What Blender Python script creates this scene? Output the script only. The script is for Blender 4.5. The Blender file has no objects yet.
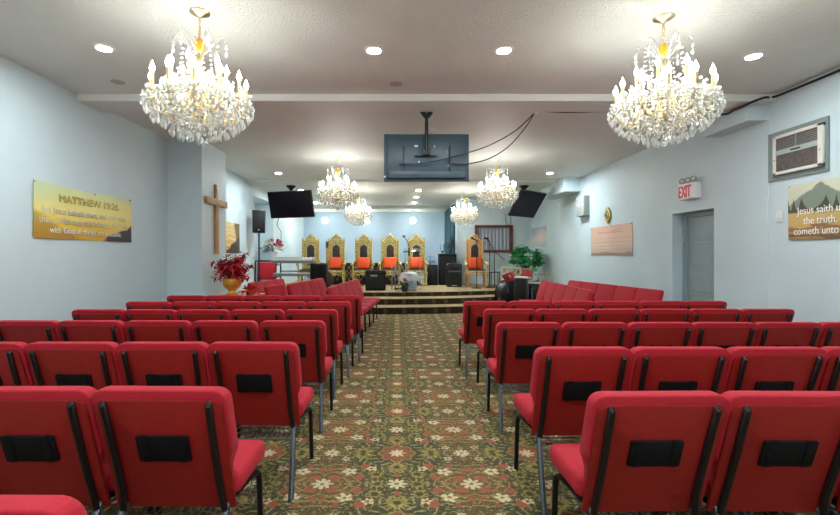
import bpy, bmesh, math, random
from mathutils import Vector, Matrix, Euler
random.seed(7)
PI = math.pi
COL = bpy.context.scene.collection
F, VX, HY, EYE = 440.0, 397.0, 255.0, 1.38      # focal length in px, vanishing point, eye height

def P(px, py, Y):
    return Vector(((px - VX) * Y / F, Y, EYE - (py - HY) * Y / F))

# ------------------------------------------------------------------ materials
def mat_new(name):
    m = bpy.data.materials.new(name); m.use_nodes = True
    return m, m.node_tree.nodes, m.node_tree.links, m.node_tree.nodes['Principled BSDF']

def mat(name, col, rough=0.5, metal=0.0, noise=0.0, nscale=40, bump=0.0, bscale=200, trans=0.0, sheen=0.0, emit=0.0, ior=1.5, spec=0.5, alpha=1.0, coat=0.0):
    m, N, L, b = mat_new(name)
    c = (*col, 1)
    b.inputs['Base Color'].default_value = c
    b.inputs['Roughness'].default_value = rough
    b.inputs['Metallic'].default_value = metal
    b.inputs['Transmission Weight'].default_value = trans
    b.inputs['IOR'].default_value = ior
    b.inputs['Specular IOR Level'].default_value = spec
    b.inputs['Alpha'].default_value = alpha
    b.inputs['Coat Weight'].default_value = coat
    if sheen:
        b.inputs['Sheen Weight'].default_value = sheen
        b.inputs['Sheen Roughness'].default_value = 0.4
        b.inputs['Sheen Tint'].default_value = (*[min(1, x * 1.6 + .1) for x in col], 1)
    if emit:
        b.inputs['Emission Color'].default_value = c
        b.inputs['Emission Strength'].default_value = emit
    tc = N.new('ShaderNodeTexCoord')
    if noise:
        n = N.new('ShaderNodeTexNoise'); n.inputs['Scale'].default_value = nscale; n.inputs['Detail'].default_value = 4
        L.new(tc.outputs['Object'], n.inputs['Vector'])
        r = N.new('ShaderNodeValToRGB')
        r.color_ramp.elements[0].position = .3; r.color_ramp.elements[1].position = .7
        r.color_ramp.elements[0].color = (*[x * (1 - noise) for x in col], 1)
        r.color_ramp.elements[1].color = (*[min(1, x * (1 + noise)) for x in col], 1)
        L.new(n.outputs['Fac'], r.inputs['Fac']); L.new(r.outputs['Color'], b.inputs['Base Color'])
    if bump:
        n = N.new('ShaderNodeTexNoise'); n.inputs['Scale'].default_value = bscale; n.inputs['Detail'].default_value = 3
        L.new(tc.outputs['Object'], n.inputs['Vector'])
        bp = N.new('ShaderNodeBump'); bp.inputs['Strength'].default_value = bump; bp.inputs['Distance'].default_value = .01
        L.new(n.outputs['Fac'], bp.inputs['Height']); L.new(bp.outputs['Normal'], b.inputs['Normal'])
    return m

M = {}
M['seat_red'] = mat('crimson_fabric', (.43, .008, .022), .85, noise=.12, nscale=120, bump=.15, bscale=500, sheen=.2)
M['shade_red'] = mat('shaded_chair_red', (.245, .010, .007), .6, spec=.3, noise=.08, nscale=30, bump=.1, bscale=400)  # darker copy of the chair fabric red, shade of rear faces put into colour
M['post'] = mat('brown_black_metal', (.022, .016, .016), .32, .6)
M['leg'] = mat('reflection_grey_metal', (.095, .105, .12), .38, .7, noise=.3, nscale=150)  # paler than the posts: reflections on one dark tube put into colour
M['black_leg'] = mat('black_metal', (.010, .010, .012), .35, .5)
M['wire'] = mat('rack_wire', (.20, .19, .175), .4, .6)
M['pocket'] = mat('black_nylon', (.003, .003, .0035), .8, spec=.2, bump=.2, bscale=300)
M['gold'] = mat('polished_brass', (.86, .72, .44), .28, 1.0)
M['candle'] = mat('candle_sleeve_gold', (.80, .58, .22), .4, .5)
M['amber'] = mat('amber_glass', (.95, .42, .02), .12, .2, coat=.5)
M['darkamber'] = mat('red_amber_glass', (.35, .07, .015), .12, .1, coat=.5)
M['bulb'] = mat('flame_bulb', (1.0, .985, .93), .3, emit=14)
M['lens'] = mat('led_lens', (.90, .96, 1.0), .3, emit=160)
M['spot'] = mat('stage_led_lens', (.90, .96, 1.0), .3, emit=250)
M['pendant'] = mat('pendant_glass_lit', (1.0, .97, .90), .3, emit=6)
M['white_trim'] = mat('white_trim', (.80, .82, .82), .5)
M['grey_grille'] = mat('grey_speaker_grille', (.42, .41, .40), .6)
M['wood'] = mat('honey_oak', (.40, .23, .085), .5, noise=.25, nscale=9)
M['tablewood'] = mat('light_maple', (.62, .40, .20), .45, noise=.15, nscale=8)
M['black'] = mat('black_plastic', (.006, .006, .007), .4)
M['blacksat'] = mat('black_carpet_cover', (.007, .007, .009), .85, spec=.25, bump=.2, bscale=200)
M['grille'] = mat('black_grille', (.012, .012, .014), .6, spec=.3, bump=.4, bscale=400)
M['tvback'] = mat('tv_back_slate', (.040, .078, .104), .4, noise=.06, nscale=5)
M['tvdark'] = mat('tv_back_dark', (.018, .026, .036), .5)
M['screen'] = mat('tv_screen', (.006, .004, .007), .3, spec=.12)
M['label_white'] = mat('white_sticker', (.8, .82, .84), .5)
M['cable'] = mat('black_cable', (.01, .01, .012), .5)
M['redflower'] = mat('dark_red_leaf', (.52, .018, .035), .6, noise=.4, nscale=30)
M['redorange'] = mat('orange_red_leaf', (.66, .055, .02), .6, noise=.3, nscale=30)
M['goldvase'] = mat('antique_gold_vase', (.72, .33, .055), .35, .45, noise=.2, nscale=30)
M['white_petal'] = mat('white_petal', (.80, .78, .68), .6, noise=.1)
M['pink'] = mat('magenta_petal', (.60, .02, .12), .6, noise=.3, nscale=30)
M['green'] = mat('plant_green', (.045, .36, .095), .42, noise=.5, nscale=14)
M['darkgreen'] = mat('dark_green_leaf', (.02, .10, .03), .55, noise=.4, nscale=20)
M['thronegold'] = mat('throne_gold_leaf', (.46, .37, .12), .42, .25, noise=.75, nscale=30, bump=.6, bscale=40)
M['thronepeach'] = mat('throne_peach_gold', (.66, .40, .17), .45, .15, noise=.45, nscale=30, bump=.5, bscale=60)
M['tufted'] = mat('dark_tufted_panel', (.030, .020, .022), .5, noise=.8, nscale=26)
M['orange'] = mat('orange_cushion', (.80, .085, .012), .75, noise=.1, nscale=20)
M['blackcush'] = mat('dark_seat_fabric', (.02, .018, .02), .7)
M['acrylic'] = mat('clear_acrylic', (.95, .98, 1.0), .05, trans=1.0, ior=1.2)
M['silver'] = mat('silver_metal', (.55, .57, .60), .3, .9)
M['lace'] = mat('white_lace', (.84, .85, .84), .8, bump=.6, bscale=60)
M['bluecloth'] = mat('pale_blue_cloth', (.36, .47, .58), .8)
M['teal'] = mat('teal_drape', (.06, .17, .19), .75, noise=.35, nscale=3)
M['darkteal'] = mat('dark_teal_drape', (.02, .05, .075), .75, noise=.3, nscale=3)
M['redbrown'] = mat('mahogany_frame', (.16, .035, .035), .45, noise=.2, nscale=10)
M['sheer'] = mat('sheer_curtain', (.70, .77, .88), .8)
M['darkglass'] = mat('window_dark_glass', (.10, .12, .16), .15)
M['drumred'] = mat('red_drum_shell', (.30, .010, .015), .2, coat=.6)
M['chrome'] = mat('chrome', (.75, .76, .78), .15, 1.0)
M['drumhead'] = mat('cream_drum_head', (.62, .53, .37), .6)
M['terra'] = mat('cream_rail_wood', (.52, .44, .27), .6, noise=.15, nscale=10)
M['cream'] = mat('cream_white', (.70, .68, .58), .5)
M['brasscym'] = mat('cymbal_brass', (.70, .52, .20), .25, 1.0)
M['exitwhite'] = mat('exit_white', (.82, .84, .84), .4)
M['exitred'] = mat('exit_red_letters', (.66, .008, .03), .45)
M['clear'] = mat('lamp_head_glass', (.75, .78, .75), .12, .3)
M['acframe'] = mat('ac_off_white', (.66, .66, .60), .5)
M['acboard'] = mat('grey_green_board', (.20, .255, .25), .6)
M['acgrille'] = mat('ac_brown_grille', (.115, .095, .085), .7, noise=.25, nscale=20)
M['acgreen'] = mat('ac_pale_green', (.36, .44, .40), .5)
M['keywhite'] = mat('keyboard_white', (.62, .62, .60), .4)
M['keygrey'] = mat('keyboard_grey', (.16, .17, .18), .5)
M['brown'] = mat('brown_wood', (.10, .045, .03), .5)
M['blueobj'] = mat('blue_grey_enamel', (.25, .38, .50), .35, .2)
M['logo'] = mat('grey_nameplate', (.22, .23, .24), .4, .3)
M['textgold'] = mat('dull_gold_lettering', (.62, .52, .14), .6)
M['textpale'] = mat('pale_lettering', (.62, .66, .52), .6)
M['textwhite'] = mat('white_lettering', (.86, .88, .86), .6)
M['textdark'] = mat('shadow_lettering', (.30, .25, .07), .6)
M['textred'] = mat('faded_red_lettering', (.55, .22, .14), .6)
M['textbrown'] = mat('faded_brown_lettering', (.30, .20, .15), .6)
M['switch'] = mat('switch_plate', (.66, .70, .69), .5)
M['door'] = mat('grey_green_door', (.30, .39, .39), .5, noise=.05, nscale=4)
M['doorframe'] = mat('blue_grey_door_frame', (.30, .40, .45), .5)

def wall_mat(name, col, bump=.25, bs=14, amp=.05, patch=.9):
    m, N, L, b = mat_new(name)
    g = N.new('ShaderNodeNewGeometry')
    n = N.new('ShaderNodeTexNoise'); n.inputs['Scale'].default_value = patch; n.inputs['Detail'].default_value = 5
    L.new(g.outputs['Position'], n.inputs['Vector'])
    r = N.new('ShaderNodeValToRGB')
    r.color_ramp.elements[0].position = .35; r.color_ramp.elements[1].position = .65
    r.color_ramp.elements[0].color = (*[x * (1 - amp) for x in col], 1); r.color_ramp.elements[1].color = (*[x * (1 + amp) for x in col], 1)
    L.new(n.outputs['Fac'], r.inputs['Fac']); L.new(r.outputs['Color'], b.inputs['Base Color'])
    b.inputs['Roughness'].default_value = .55
    n2 = N.new('ShaderNodeTexNoise'); n2.inputs['Scale'].default_value = bs; n2.inputs['Detail'].default_value = 3
    L.new(g.outputs['Position'], n2.inputs['Vector'])
    bp = N.new('ShaderNodeBump'); bp.inputs['Strength'].default_value = bump; bp.inputs['Distance'].default_value = .02
    L.new(n2.outputs['Fac'], bp.inputs['Height']); L.new(bp.outputs['Normal'], b.inputs['Normal'])
    return m
M['wall'] = wall_mat('pale_blue_paint', (.555, .68, .715), .12, 9, .04)
M['wallblue'] = wall_mat('sky_blue_paint', (.40, .545, .67), .12, 9, .05)
M['ceiling'] = wall_mat('popcorn_ceiling', (.70, .735, .70), .55, 55, .03, 1.5)
M['beam'] = wall_mat('beam_lit_face', (.78, .79, .77), .15, 30, .02)  # lighter than the underside: chandelier light on the front face put into colour

# --- node expression helper for the carpet
class X:
    N = L = None
    def __init__(s, sock): s.s = sock
    @staticmethod
    def op(o, *a, clamp=False):
        n = X.N.new('ShaderNodeMath'); n.operation = o; n.use_clamp = clamp
        for i, v in enumerate(a):
            if isinstance(v, X): X.L.new(v.s, n.inputs[i])
            else: n.inputs[i].default_value = v
        return X(n.outputs[0])
    def __add__(s, o): return X.op('ADD', s, o)
    __radd__ = __add__
    def __sub__(s, o): return X.op('SUBTRACT', s, o)
    def __rsub__(s, o): return X.op('SUBTRACT', o, s)
    def __mul__(s, o): return X.op('MULTIPLY', s, o)
    __rmul__ = __mul__
def X_step(a, lo, hi):                      # 1 where a < lo, 0 where a > hi
    n = X.N.new('ShaderNodeMapRange'); n.interpolation_type = 'SMOOTHSTEP'
    X.L.new(a.s, n.inputs[0]); n.inputs[1].default_value = lo; n.inputs[2].default_value = hi
    n.inputs[3].default_value = 1; n.inputs[4].default_value = 0
    return X(n.outputs[0])
def X_dist(u, v, cx, cy): 
    a = u - cx; b = v - cy
    return X.op('SQRT', a * a + b * b)
def X_flower(u, v, cx, cy, r, k, depth=.35, ph=0.0):   # value < 0 inside a k petalled flower
    a = u - cx; b = v - cy
    d = X.op('SQRT', a * a + b * b)
    t = X.op('ARCTAN2', b, a)
    return d - (r * (1 - depth)) - X.op('ABSOLUTE', X.op('COSINE', t * (k / 2) + ph)) * (r * depth)

def carpet(name, dark=1.0, px=.45, py=.4125, y0=3.066, vertical=False):
    m, N, L, b = mat_new(name); X.N, X.L = N, L
    g = N.new('ShaderNodeNewGeometry'); sp = N.new('ShaderNodeSeparateXYZ')
    wn = N.new('ShaderNodeTexNoise'); wn.inputs['Scale'].default_value = 34; wn.inputs['Detail'].default_value = 1
    L.new(g.outputs['Position'], wn.inputs['Vector'])
    wa = N.new('ShaderNodeVectorMath'); wa.operation = 'MULTIPLY_ADD'
    L.new(wn.outputs['Color'], wa.inputs[0]); wa.inputs[1].default_value = (.030, .030, 0); 
    L.new(g.outputs['Position'], wa.inputs[2])
    L.new(wa.outputs[0], sp.inputs[0])
    x = X(sp.outputs[0]) - .015; y = X(sp.outputs[1]) - .015
    u = X.op('PINGPONG', x + 90 * px * 2, px)
    v = X.op('PINGPONG', y - y0 + 90 * py * 2, py)
    cur = [None]
    def start(c):
        n = N.new('ShaderNodeRGB'); n.outputs[0].default_value = (*[k * dark for k in c], 1); cur[0] = n.outputs[0]
    def over(fac, c):
        n = N.new('ShaderNodeMix'); n.data_type = 'RGBA'
        L.new(fac.s, n.inputs[0]); L.new(cur[0], n.inputs[6]); n.inputs[7].default_value = (*[k * dark for k in c], 1)
        cur[0] = n.outputs[2]
    DKG, FLG, BRN, RUST = (.042, .042, .020), (.25, .225, .11), (.095, .060, .028), (.19, .085, .038)
    CREAM, YEL, RED, CORAL, GOLD = (.48, .41, .25), (.30, .225, .06), (.17, .050, .032), (.26, .070, .042), (.32, .235, .075)
    start(DKG)
    # flecks of foliage
    def vor(scale, sx, sy, rot):
        mp = N.new('ShaderNodeMapping'); mp.inputs['Scale'].default_value = (sx, sy, 1); mp.inputs['Rotation'].default_value = (0, 0, rot)
        cb = N.new('ShaderNodeCombineXYZ'); L.new(u.s, cb.inputs[0]); L.new(v.s, cb.inputs[1])
        L.new(cb.outputs[0], mp.inputs[0])
        vo = N.new('ShaderNodeTexVoronoi'); vo.inputs['Scale'].default_value = scale
        L.new(mp.outputs[0], vo.inputs['Vector'])
        return X(vo.outputs['Distance'])
    brown = X_step(X_dist(u, v, .45, .41), .16, .30)
    brown2 = X_step(X_dist(u, v, .45, .0), .10, .20)
    over(brown, BRN); over(brown2 * .8, BRN)
    over(X_step(vor(19, 1, 2.6, .6), .22, .36) * .8, FLG)
    over(X_step(vor(21, 2.5, 1, .9), .18, .32) * .7, GOLD)
    over(X_step(vor(48, 1.7, 1, 2.1), .14, .30) * .55, FLG); over(X_step(vor(58, 1, 1.6, .3), .10, .24) * .5, GOLD)
    # rusty scrolls around the side flowers
    d1 = X_dist(u, v, .45, .4125)
    ring = X_step(X.op('ABSOLUTE', X.op('SINE', d1 * 62)), .25, .45)
    over(ring * X_step(d1, .17, .20) * .75, RUST)
    d0 = X_dist(u, v, 0, 0)
    # central medallion: leaf wreath, red rosette, cream heart
    over(X_step(X.op('ABSOLUTE', d0 - .165), .035, .045) * .85, DKG)
    th0 = X.op('ARCTAN2', v, u)
    lf = X_step(X.op('ABSOLUTE', X.op('COSINE', th0 * 10 + d0 * 34)), .30, .55)
    over(X_step(d0, .29, .31) * X_step(.135 - d0, -.01, .0) * .55, DKG)
    over(lf * X_step(X.op('ABSOLUTE', d0 - .175), .022, .032) * .85, FLG)
    lf2 = X_step(X.op('ABSOLUTE', X.op('COSINE', th0 * 15 - d0 * 40)), .28, .5)
    over(lf2 * X_step(X.op('ABSOLUTE', d0 - .250), .026, .036) * .8, FLG)
    th1 = X.op('ARCTAN2', v - .4125, u - .45)
    sw_ = X_step(X.op('ABSOLUTE', X.op('SINE', d1 * 55 + th1 * 4)), .2, .4)
    over(sw_ * X_step(d1, .24, .28) * X_step(.08 - d1, -.01, 0.0) * .6, GOLD)
    over(X_step(X_flower(u, v, 0, 0, .130, 8, .2), 0, .010) * .6, YEL)
    over(X_step(X_flower(u, v, 0, 0, .116, 8, .25), 0, .014) * .9, RED)
    over(X_step(X.op('ABSOLUTE', d0 - .075), .006, .012) * .7, RUST)
    over(X_step(X_flower(u, v, 0, 0, .055, 8, .6), 0, .008) * .9, CREAM)
    # yellow fans on the axis and beside the medallion
    for cx, cy, r, k in ((0, .205, .075, 14), (.235, .02, .065, 12), (.13, .30, .045, 10), (.12, .4125, .045, 8)):
        over(X_step(X_flower(u, v, cx, cy, r, k, .7), 0, .012) * .6, YEL)
        over(X_step(X_dist(u, v, cx, cy), .018, .026), DKG)
    over(X_step(vor(34, 1, 2.4, 2.4), .12, .26) * .6, DKG); over(X_step(vor(40, 2.2, 1, .2), .10, .22) * .6, GOLD)
    # coral blossoms
    for cx, cy, r in ((.208, .193, .036), (.384, .345, .030), (.236, .335, .028), (.0, .306, .022), (.34, .18, .020), (.42, .24, .018)):
        over(X_step(X_flower(u, v, cx, cy, r, 5, .3), -.003, .010) * .85, CORAL)
    # cream flowers
    for cx, cy, r, k in ((0, .4125, .058, 8), (.45, .4125, .060, 8), (.45, 0, .052, 8), (.30, .262, .045, 5), (.165, .225, .030, 5), (.345, .085, .024, 5)):
        over(X_step(X_flower(u, v, cx, cy, r, k, .62), -.002, .010) * .9, CREAM)
        over(X_step(X_dist(u, v, cx, cy), .010, .016), RUST)
    # pile
    n = N.new('ShaderNodeTexNoise'); n.inputs['Scale'].default_value = 320; n.inputs['Detail'].default_value = 2
    L.new(g.outputs['Position'], n.inputs['Vector'])
    hs = N.new('ShaderNodeHueSaturation'); L.new(cur[0], hs.inputs['Color'])
    vv = X(n.outputs['Fac']) * .7 + .68
    L.new(vv.s, hs.inputs['Value'])
    L.new(hs.outputs[0], b.inputs['Base Color'])
    b.inputs['Roughness'].default_value = .95; b.inputs['Specular IOR Level'].default_value = .15
    b.inputs['Sheen Weight'].default_value = .15; b.inputs['Sheen Roughness'].default_value = .5; b.inputs['Sheen Tint'].default_value = (.60, .44, .20, 1)
    bp = N.new('ShaderNodeBump'); bp.inputs['Strength'].default_value = .25; bp.inputs['Distance'].default_value = .01
    L.new(n.outputs['Fac'], bp.inputs['Height']); L.new(bp.outputs['Normal'], b.inputs['Normal'])
    return m
M['carpet'] = carpet('floral_carpet', 1.15)
M['stagecarpet'] = mat('stage_tan_carpet', (.30, .225, .105), .95, noise=.35, nscale=22, bump=.2, bscale=200)

def riser_mat():
    m, N, L, b = mat_new('brown_rosette_riser'); X.N, X.L = N, L
    tc = N.new('ShaderNodeUVMap'); sp = N.new('ShaderNodeSeparateXYZ'); L.new(tc.outputs[0], sp.inputs[0])
    x = X(sp.outputs[0]); z = X(sp.outputs[1])
    u = X.op('PINGPONG', x + 50, .37)
    d = X_dist(u, z, .15, .07)
    n = N.new('ShaderNodeTexNoise'); n.inputs['Scale'].default_value = 30; L.new(tc.outputs[0], n.inputs['Vector'])
    r = N.new('ShaderNodeValToRGB'); r.color_ramp.elements[0].color = (.012, .007, .004, 1); r.color_ramp.elements[1].color = (.055, .034, .017, 1)
    r.color_ramp.elements[0].position = .35; r.color_ramp.elements[1].position = .7
    L.new(n.outputs['Fac'], r.inputs['Fac'])
    mx = N.new('ShaderNodeMix'); mx.data_type = 'RGBA'
    f = X_step(X.op('ABSOLUTE', d - .035), .008, .02) * .35
    L.new(f.s, mx.inputs[0]); L.new(r.outputs[0], mx.inputs[6]); mx.inputs[7].default_value = (.32, .24, .12, 1)
    L.new(mx.outputs[2], b.inputs['Base Color']); b.inputs['Roughness'].default_value = .95
    return m
M['riser'] = riser_mat()

def crystal_mat():
    m, N, L, b = mat_new('cut_crystal')
    b.inputs['Base Color'].default_value = (.97, .985, .97, 1); b.inputs['Roughness'].default_value = .04
    b.inputs['Transmission Weight'].default_value = .9; b.inputs['IOR'].default_value = 1.55
    d = N.new('ShaderNodeBsdfTranslucent'); d.inputs['Color'].default_value = (.94, .97, .95, 1)
    mx = N.new('ShaderNodeMixShader'); mx.inputs[0].default_value = .22
    L.new(b.outputs[0], mx.inputs[1]); L.new(d.outputs[0], mx.inputs[2])
    L.new(mx.outputs[0], N['Material Output'].inputs['Surface'])
    return m
M['crystal'] = crystal_mat()

def banner_mat(name, stops, axis_noise, extra=None):
    """printed landscape: vertical colour ramp bent by noise; uv in 0..1"""
    m, N, L, b = mat_new(name); X.N, X.L = N, L
    uv = N.new('ShaderNodeUVMap'); sp = N.new('ShaderNodeSeparateXYZ'); L.new(uv.outputs[0], sp.inputs[0])
    u = X(sp.outputs[0]); v = X(sp.outputs[1])
    mp = N.new('ShaderNodeMapping'); mp.inputs['Scale'].default_value = axis_noise
    L.new(uv.outputs[0], mp.inputs[0])
    n = N.new('ShaderNodeTexNoise'); n.inputs['Scale'].default_value = 1; n.inputs['Detail'].default_value = 6
    L.new(mp.outputs[0], n.inputs['Vector'])
    nf = X(n.outputs['Fac'])
    r = N.new('ShaderNodeValToRGB')
    t = v + (nf - .5) * .35
    L.new(t.s, r.inputs['Fac'])
    el = r.color_ramp.elements
    while len(el) < len(stops): el.new(.5)
    for e, (p, c) in zip(el, stops): e.position = p; e.color = (*c, 1)
    cur = [r.outputs[0]]
    def over(fac, c):
        k = N.new('ShaderNodeMix'); k.data_type = 'RGBA'
        L.new(fac.s, k.inputs[0]); L.new(cur[0], k.inputs[6]); k.inputs[7].default_value = (*c, 1); cur[0] = k.outputs[2]
    if extra: extra(u, v, nf, over)
    L.new(cur[0], b.inputs['Base Color']); b.inputs['Roughness'].default_value = .45
    return m

def ex_sunset(u, v, nf, over):
    over(X_step(X_dist(u, v, .05, .85), .0, .35) * .5, (.42, .62, .40))
    rock = v + (nf - .5) * .3 - X.op('MULTIPLY', X.op('MAXIMUM', u - .62, 0.0), .9) 
    over(X_step(rock, .02, .05) * X_step(.66 - u, -.05, .05), (.035, .028, .02))
    left = v + (nf - .5) * .25 + u * 1.2
    over(X_step(left, .40, .56) * .6, (.24, .11, .015))
M['banner_gold'] = banner_mat('golden_sunset_print', [(0.0, (.66, .36, .010)), (.25, (.80, .52, .025)), (.5, (.84, .72, .20)), (.8, (.76, .74, .26)), (1.0, (.58, .70, .40))], (2.5, 5, 1), ex_sunset)

def ex_mountain(u, v, nf, over):
    peak = v - .95 + X.op('ABSOLUTE', u - .22) * 1.6 + (nf - .5) * .2
    over(X_step(peak, .0, .03) * X_step(.55 - v, -.02, .02), (.20, .25, .19))
    tr = X.op('ABSOLUTE', X.op('SINE', u * 44 + X.op('SINE', u * 17) * 2))
    over(X_step(v + tr * .2 - .0, .72, .76) * X_step(.48 - v, -.02, .02), (.06, .055, .02))
    over(X_step(X.op('ABSOLUTE', v - .20 + (nf - .5) * .5 + u * .1), .02, .05), (.26, .13, .045))
    over(X_step(X.op('ABSOLUTE', v - .06 + (nf - .5) * .4), .02, .06), (.16, .08, .035))
M['banner_mountain'] = banner_mat('mountain_landscape_print', [(0.0, (.34, .22, .08)), (.25, (.55, .36, .10)), (.45, (.55, .40, .14)), (.6, (.55, .55, .36)), (1.0, (.62, .66, .50))], (5, 5, 1), ex_mountain)

def ex_peach(u, v, nf, over):
    ln = X.op('ABSOLUTE', X.op('SINE', v * 26 + nf * 2.2))
    over(X_step(ln, .1, .35) * X_step(v, .60, .70) * .45, (.28, .20, .16))
    over(X_step(v + (nf - .5) * .2, .07, .11) * .7, (.20, .16, .14))
    over(X_step(X.op('ABSOLUTE', v - .80), .04, .07) * X_step(X.op('ABSOLUTE', u - .5), .28, .34) * X_step(nf, .48, .56) * .5, (.50, .16, .10))
M['banner_peach'] = banner_mat('faded_peach_print', [(0.0, (.45, .34, .26)), (.3, (.60, .44, .34)), (.7, (.66, .44, .32)), (1.0, (.66, .40, .30))], (3, 14, 1), ex_peach)
def ex_amber(u, v, nf, over):
    ln = X.op('ABSOLUTE', X.op('SINE', v * 20 + nf * 7))
    over(X_step(ln, .2, .5) * .6, (.80, .70, .45))
    over(X_step(v + (nf - .5) * .5 - (u - .6) * 1.2, .12, .2), (.05, .03, .015))
    over(X_step(1 - u - v * .15, .05, .12) * .8, (.06, .04, .02))
M['banner_amber'] = banner_mat('amber_valley_print', [(0.0, (.32, .16, .03)), (.35, (.60, .36, .08)), (.6, (.70, .50, .18)), (1.0, (.68, .52, .26))], (4, 6, 1), ex_amber)
def ex_sky(u, v, nf, over):
    over(X_step(X_dist(u, v, .1, .85), .1, .5) * .5, (.30, .32, .46))
M['picture_pastel'] = banner_mat('pastel_sky_print', [(0.0, (.50, .56, .58)), (.4, (.70, .64, .56)), (.7, (.64, .54, .54)), (1.0, (.46, .46, .58))], (3, 5, 1), ex_sky)

# ------------------------------------------------------------------ mesh builder
class MB:
    def __init__(s): s.bm = bmesh.new(); s.uv = None
    def _merge(s, b2, mtx=None):
        if mtx is not None: bmesh.ops.transform(b2, matrix=mtx, verts=b2.verts)
        me = bpy.data.meshes.new('tmp'); b2.to_mesh(me); b2.free(); s.bm.from_mesh(me); bpy.data.meshes.remove(me); return s
    def box(s, c, d, rot=None, bev=0, seg=2):
        b = bmesh.new(); bmesh.ops.create_cube(b, size=1)
        bmesh.ops.scale(b, vec=d, verts=b.verts)
        if bev: bmesh.ops.bevel(b, geom=b.edges[:], offset=bev, segments=seg, profile=.5, affect='EDGES')
        m = Matrix.Translation(c)
        if rot: m = m @ Euler(rot).to_matrix().to_4x4()
        return s._merge(b, m)
    def b2(s, x0, x1, y0, y1, z0, z1, bev=0):
        return s.box(((x0 + x1) / 2, (y0 + y1) / 2, (z0 + z1) / 2), (abs(x1 - x0), abs(y1 - y0), abs(z1 - z0)), bev=bev)
    def prism(s, poly, t, mtx=None, bev=0, seg=2):
        """poly in local XZ, extruded along +Y by t"""
        b = bmesh.new()
        f = b.faces.new([b.verts.new((p[0], 0, p[1])) for p in poly])
        r = bmesh.ops.extrude_face_region(b, geom=[f])
        bmesh.ops.translate(b, vec=(0, t, 0), verts=[v for v in r['geom'] if isinstance(v, bmesh.types.BMVert)])
        bmesh.ops.recalc_face_normals(b, faces=b.faces)
        if bev:
            bmesh.ops.bevel(b, geom=b.edges[:], offset=bev, segments=seg, profile=.5, affect='EDGES', clamp_overlap=True)
        return s._merge(b, mtx)
    def tube(s, pts, r, seg=8, closed=False, sx=1.0):
        pts = [Vector(p) for p in pts]; n = len(pts); b = bmesh.new(); rings = []
        up = None
        for i, p in enumerate(pts):
            if closed: t = pts[(i + 1) % n] - pts[i - 1]
            else: t = pts[min(i + 1, n - 1)] - pts[max(i - 1, 0)]
            t.normalize()
            if up is None:
                a = Vector((0, 0, 1)) if abs(t.z) < .9 else Vector((0, 1, 0))
                up = (a - t * a.dot(t)).normalized()
            else:
                up = (up - t * up.dot(t)); up = up.normalized() if up.length > 1e-6 else t.orthogonal().normalized()
            sd = t.cross(up); rr = r[i] if isinstance(r, (list, tuple)) else r
            rings.append([b.verts.new(p + (up * math.cos(2 * PI * k / seg) + sd * math.sin(2 * PI * k / seg) * sx) * rr) for k in range(seg)])
        m = n if closed else n - 1
        for i in range(m):
            A, B = rings[i], rings[(i + 1) % n]
            for k in range(seg): b.faces.new((A[k], A[(k + 1) % seg], B[(k + 1) % seg], B[k]))
        if not closed: b.faces.new(rings[0][::-1]); b.faces.new(rings[-1])
        bmesh.ops.recalc_face_normals(b, faces=b.faces)
        return s._merge(b)
    def lathe(s, prof, seg=20, mtx=None):
        b = bmesh.new(); rings = []
        for r, z in prof:
            if r < 1e-5: rings.append([b.verts.new((0, 0, z))])
            else: rings.append([b.verts.new((r * math.cos(2 * PI * k / seg), r * math.sin(2 * PI * k / seg), z)) for k in range(seg)])
        for A, B in zip(rings, rings[1:]):
            for k in range(seg):
                q = [A[k % len(A)], A[(k + 1) % len(A)], B[(k + 1) % len(B)], B[k % len(B)]]
                u = []; [u.append(v) for v in q if v not in u]
                if len(u) > 2: b.faces.new(u)
        for R, fl in ((rings[0], True), (rings[-1], False)):
            if len(R) > 2: b.faces.new(R[::-1] if fl else R)
        bmesh.ops.recalc_face_normals(b, faces=b.faces)
        return s._merge(b, mtx)
    def ball(s, c, r, sub=2, sc=(1, 1, 1)):
        b = bmesh.new(); bmesh.ops.create_icosphere(b, subdivisions=sub, radius=r)
        return s._merge(b, Matrix.Translation(c) @ Matrix.Diagonal((*sc, 1)))
    def poly(s, pts):
        s.bm.faces.new([s.bm.verts.new(p) for p in pts]); return s
    def build(s, name, m, parent=None, smooth=True, angle=40, loc=None):
        me = bpy.data.meshes.new(name)
        bmesh.ops.recalc_face_normals(s.bm, faces=s.bm.faces) if False else None
        s.bm.to_mesh(me); s.bm.free()
        if m is not None:
            for k in (m if isinstance(m, (list, tuple)) else [m]): me.materials.append(k)
        if smooth:
            try:
                me.shade_smooth()
                me.set_sharp_from_angle(angle=math.radians(angle))
            except Exception: pass
        o = bpy.data.objects.new(name, me); COL.objects.link(o)
        if parent: o.parent = parent
        if loc: o.location = loc
        return o

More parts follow.
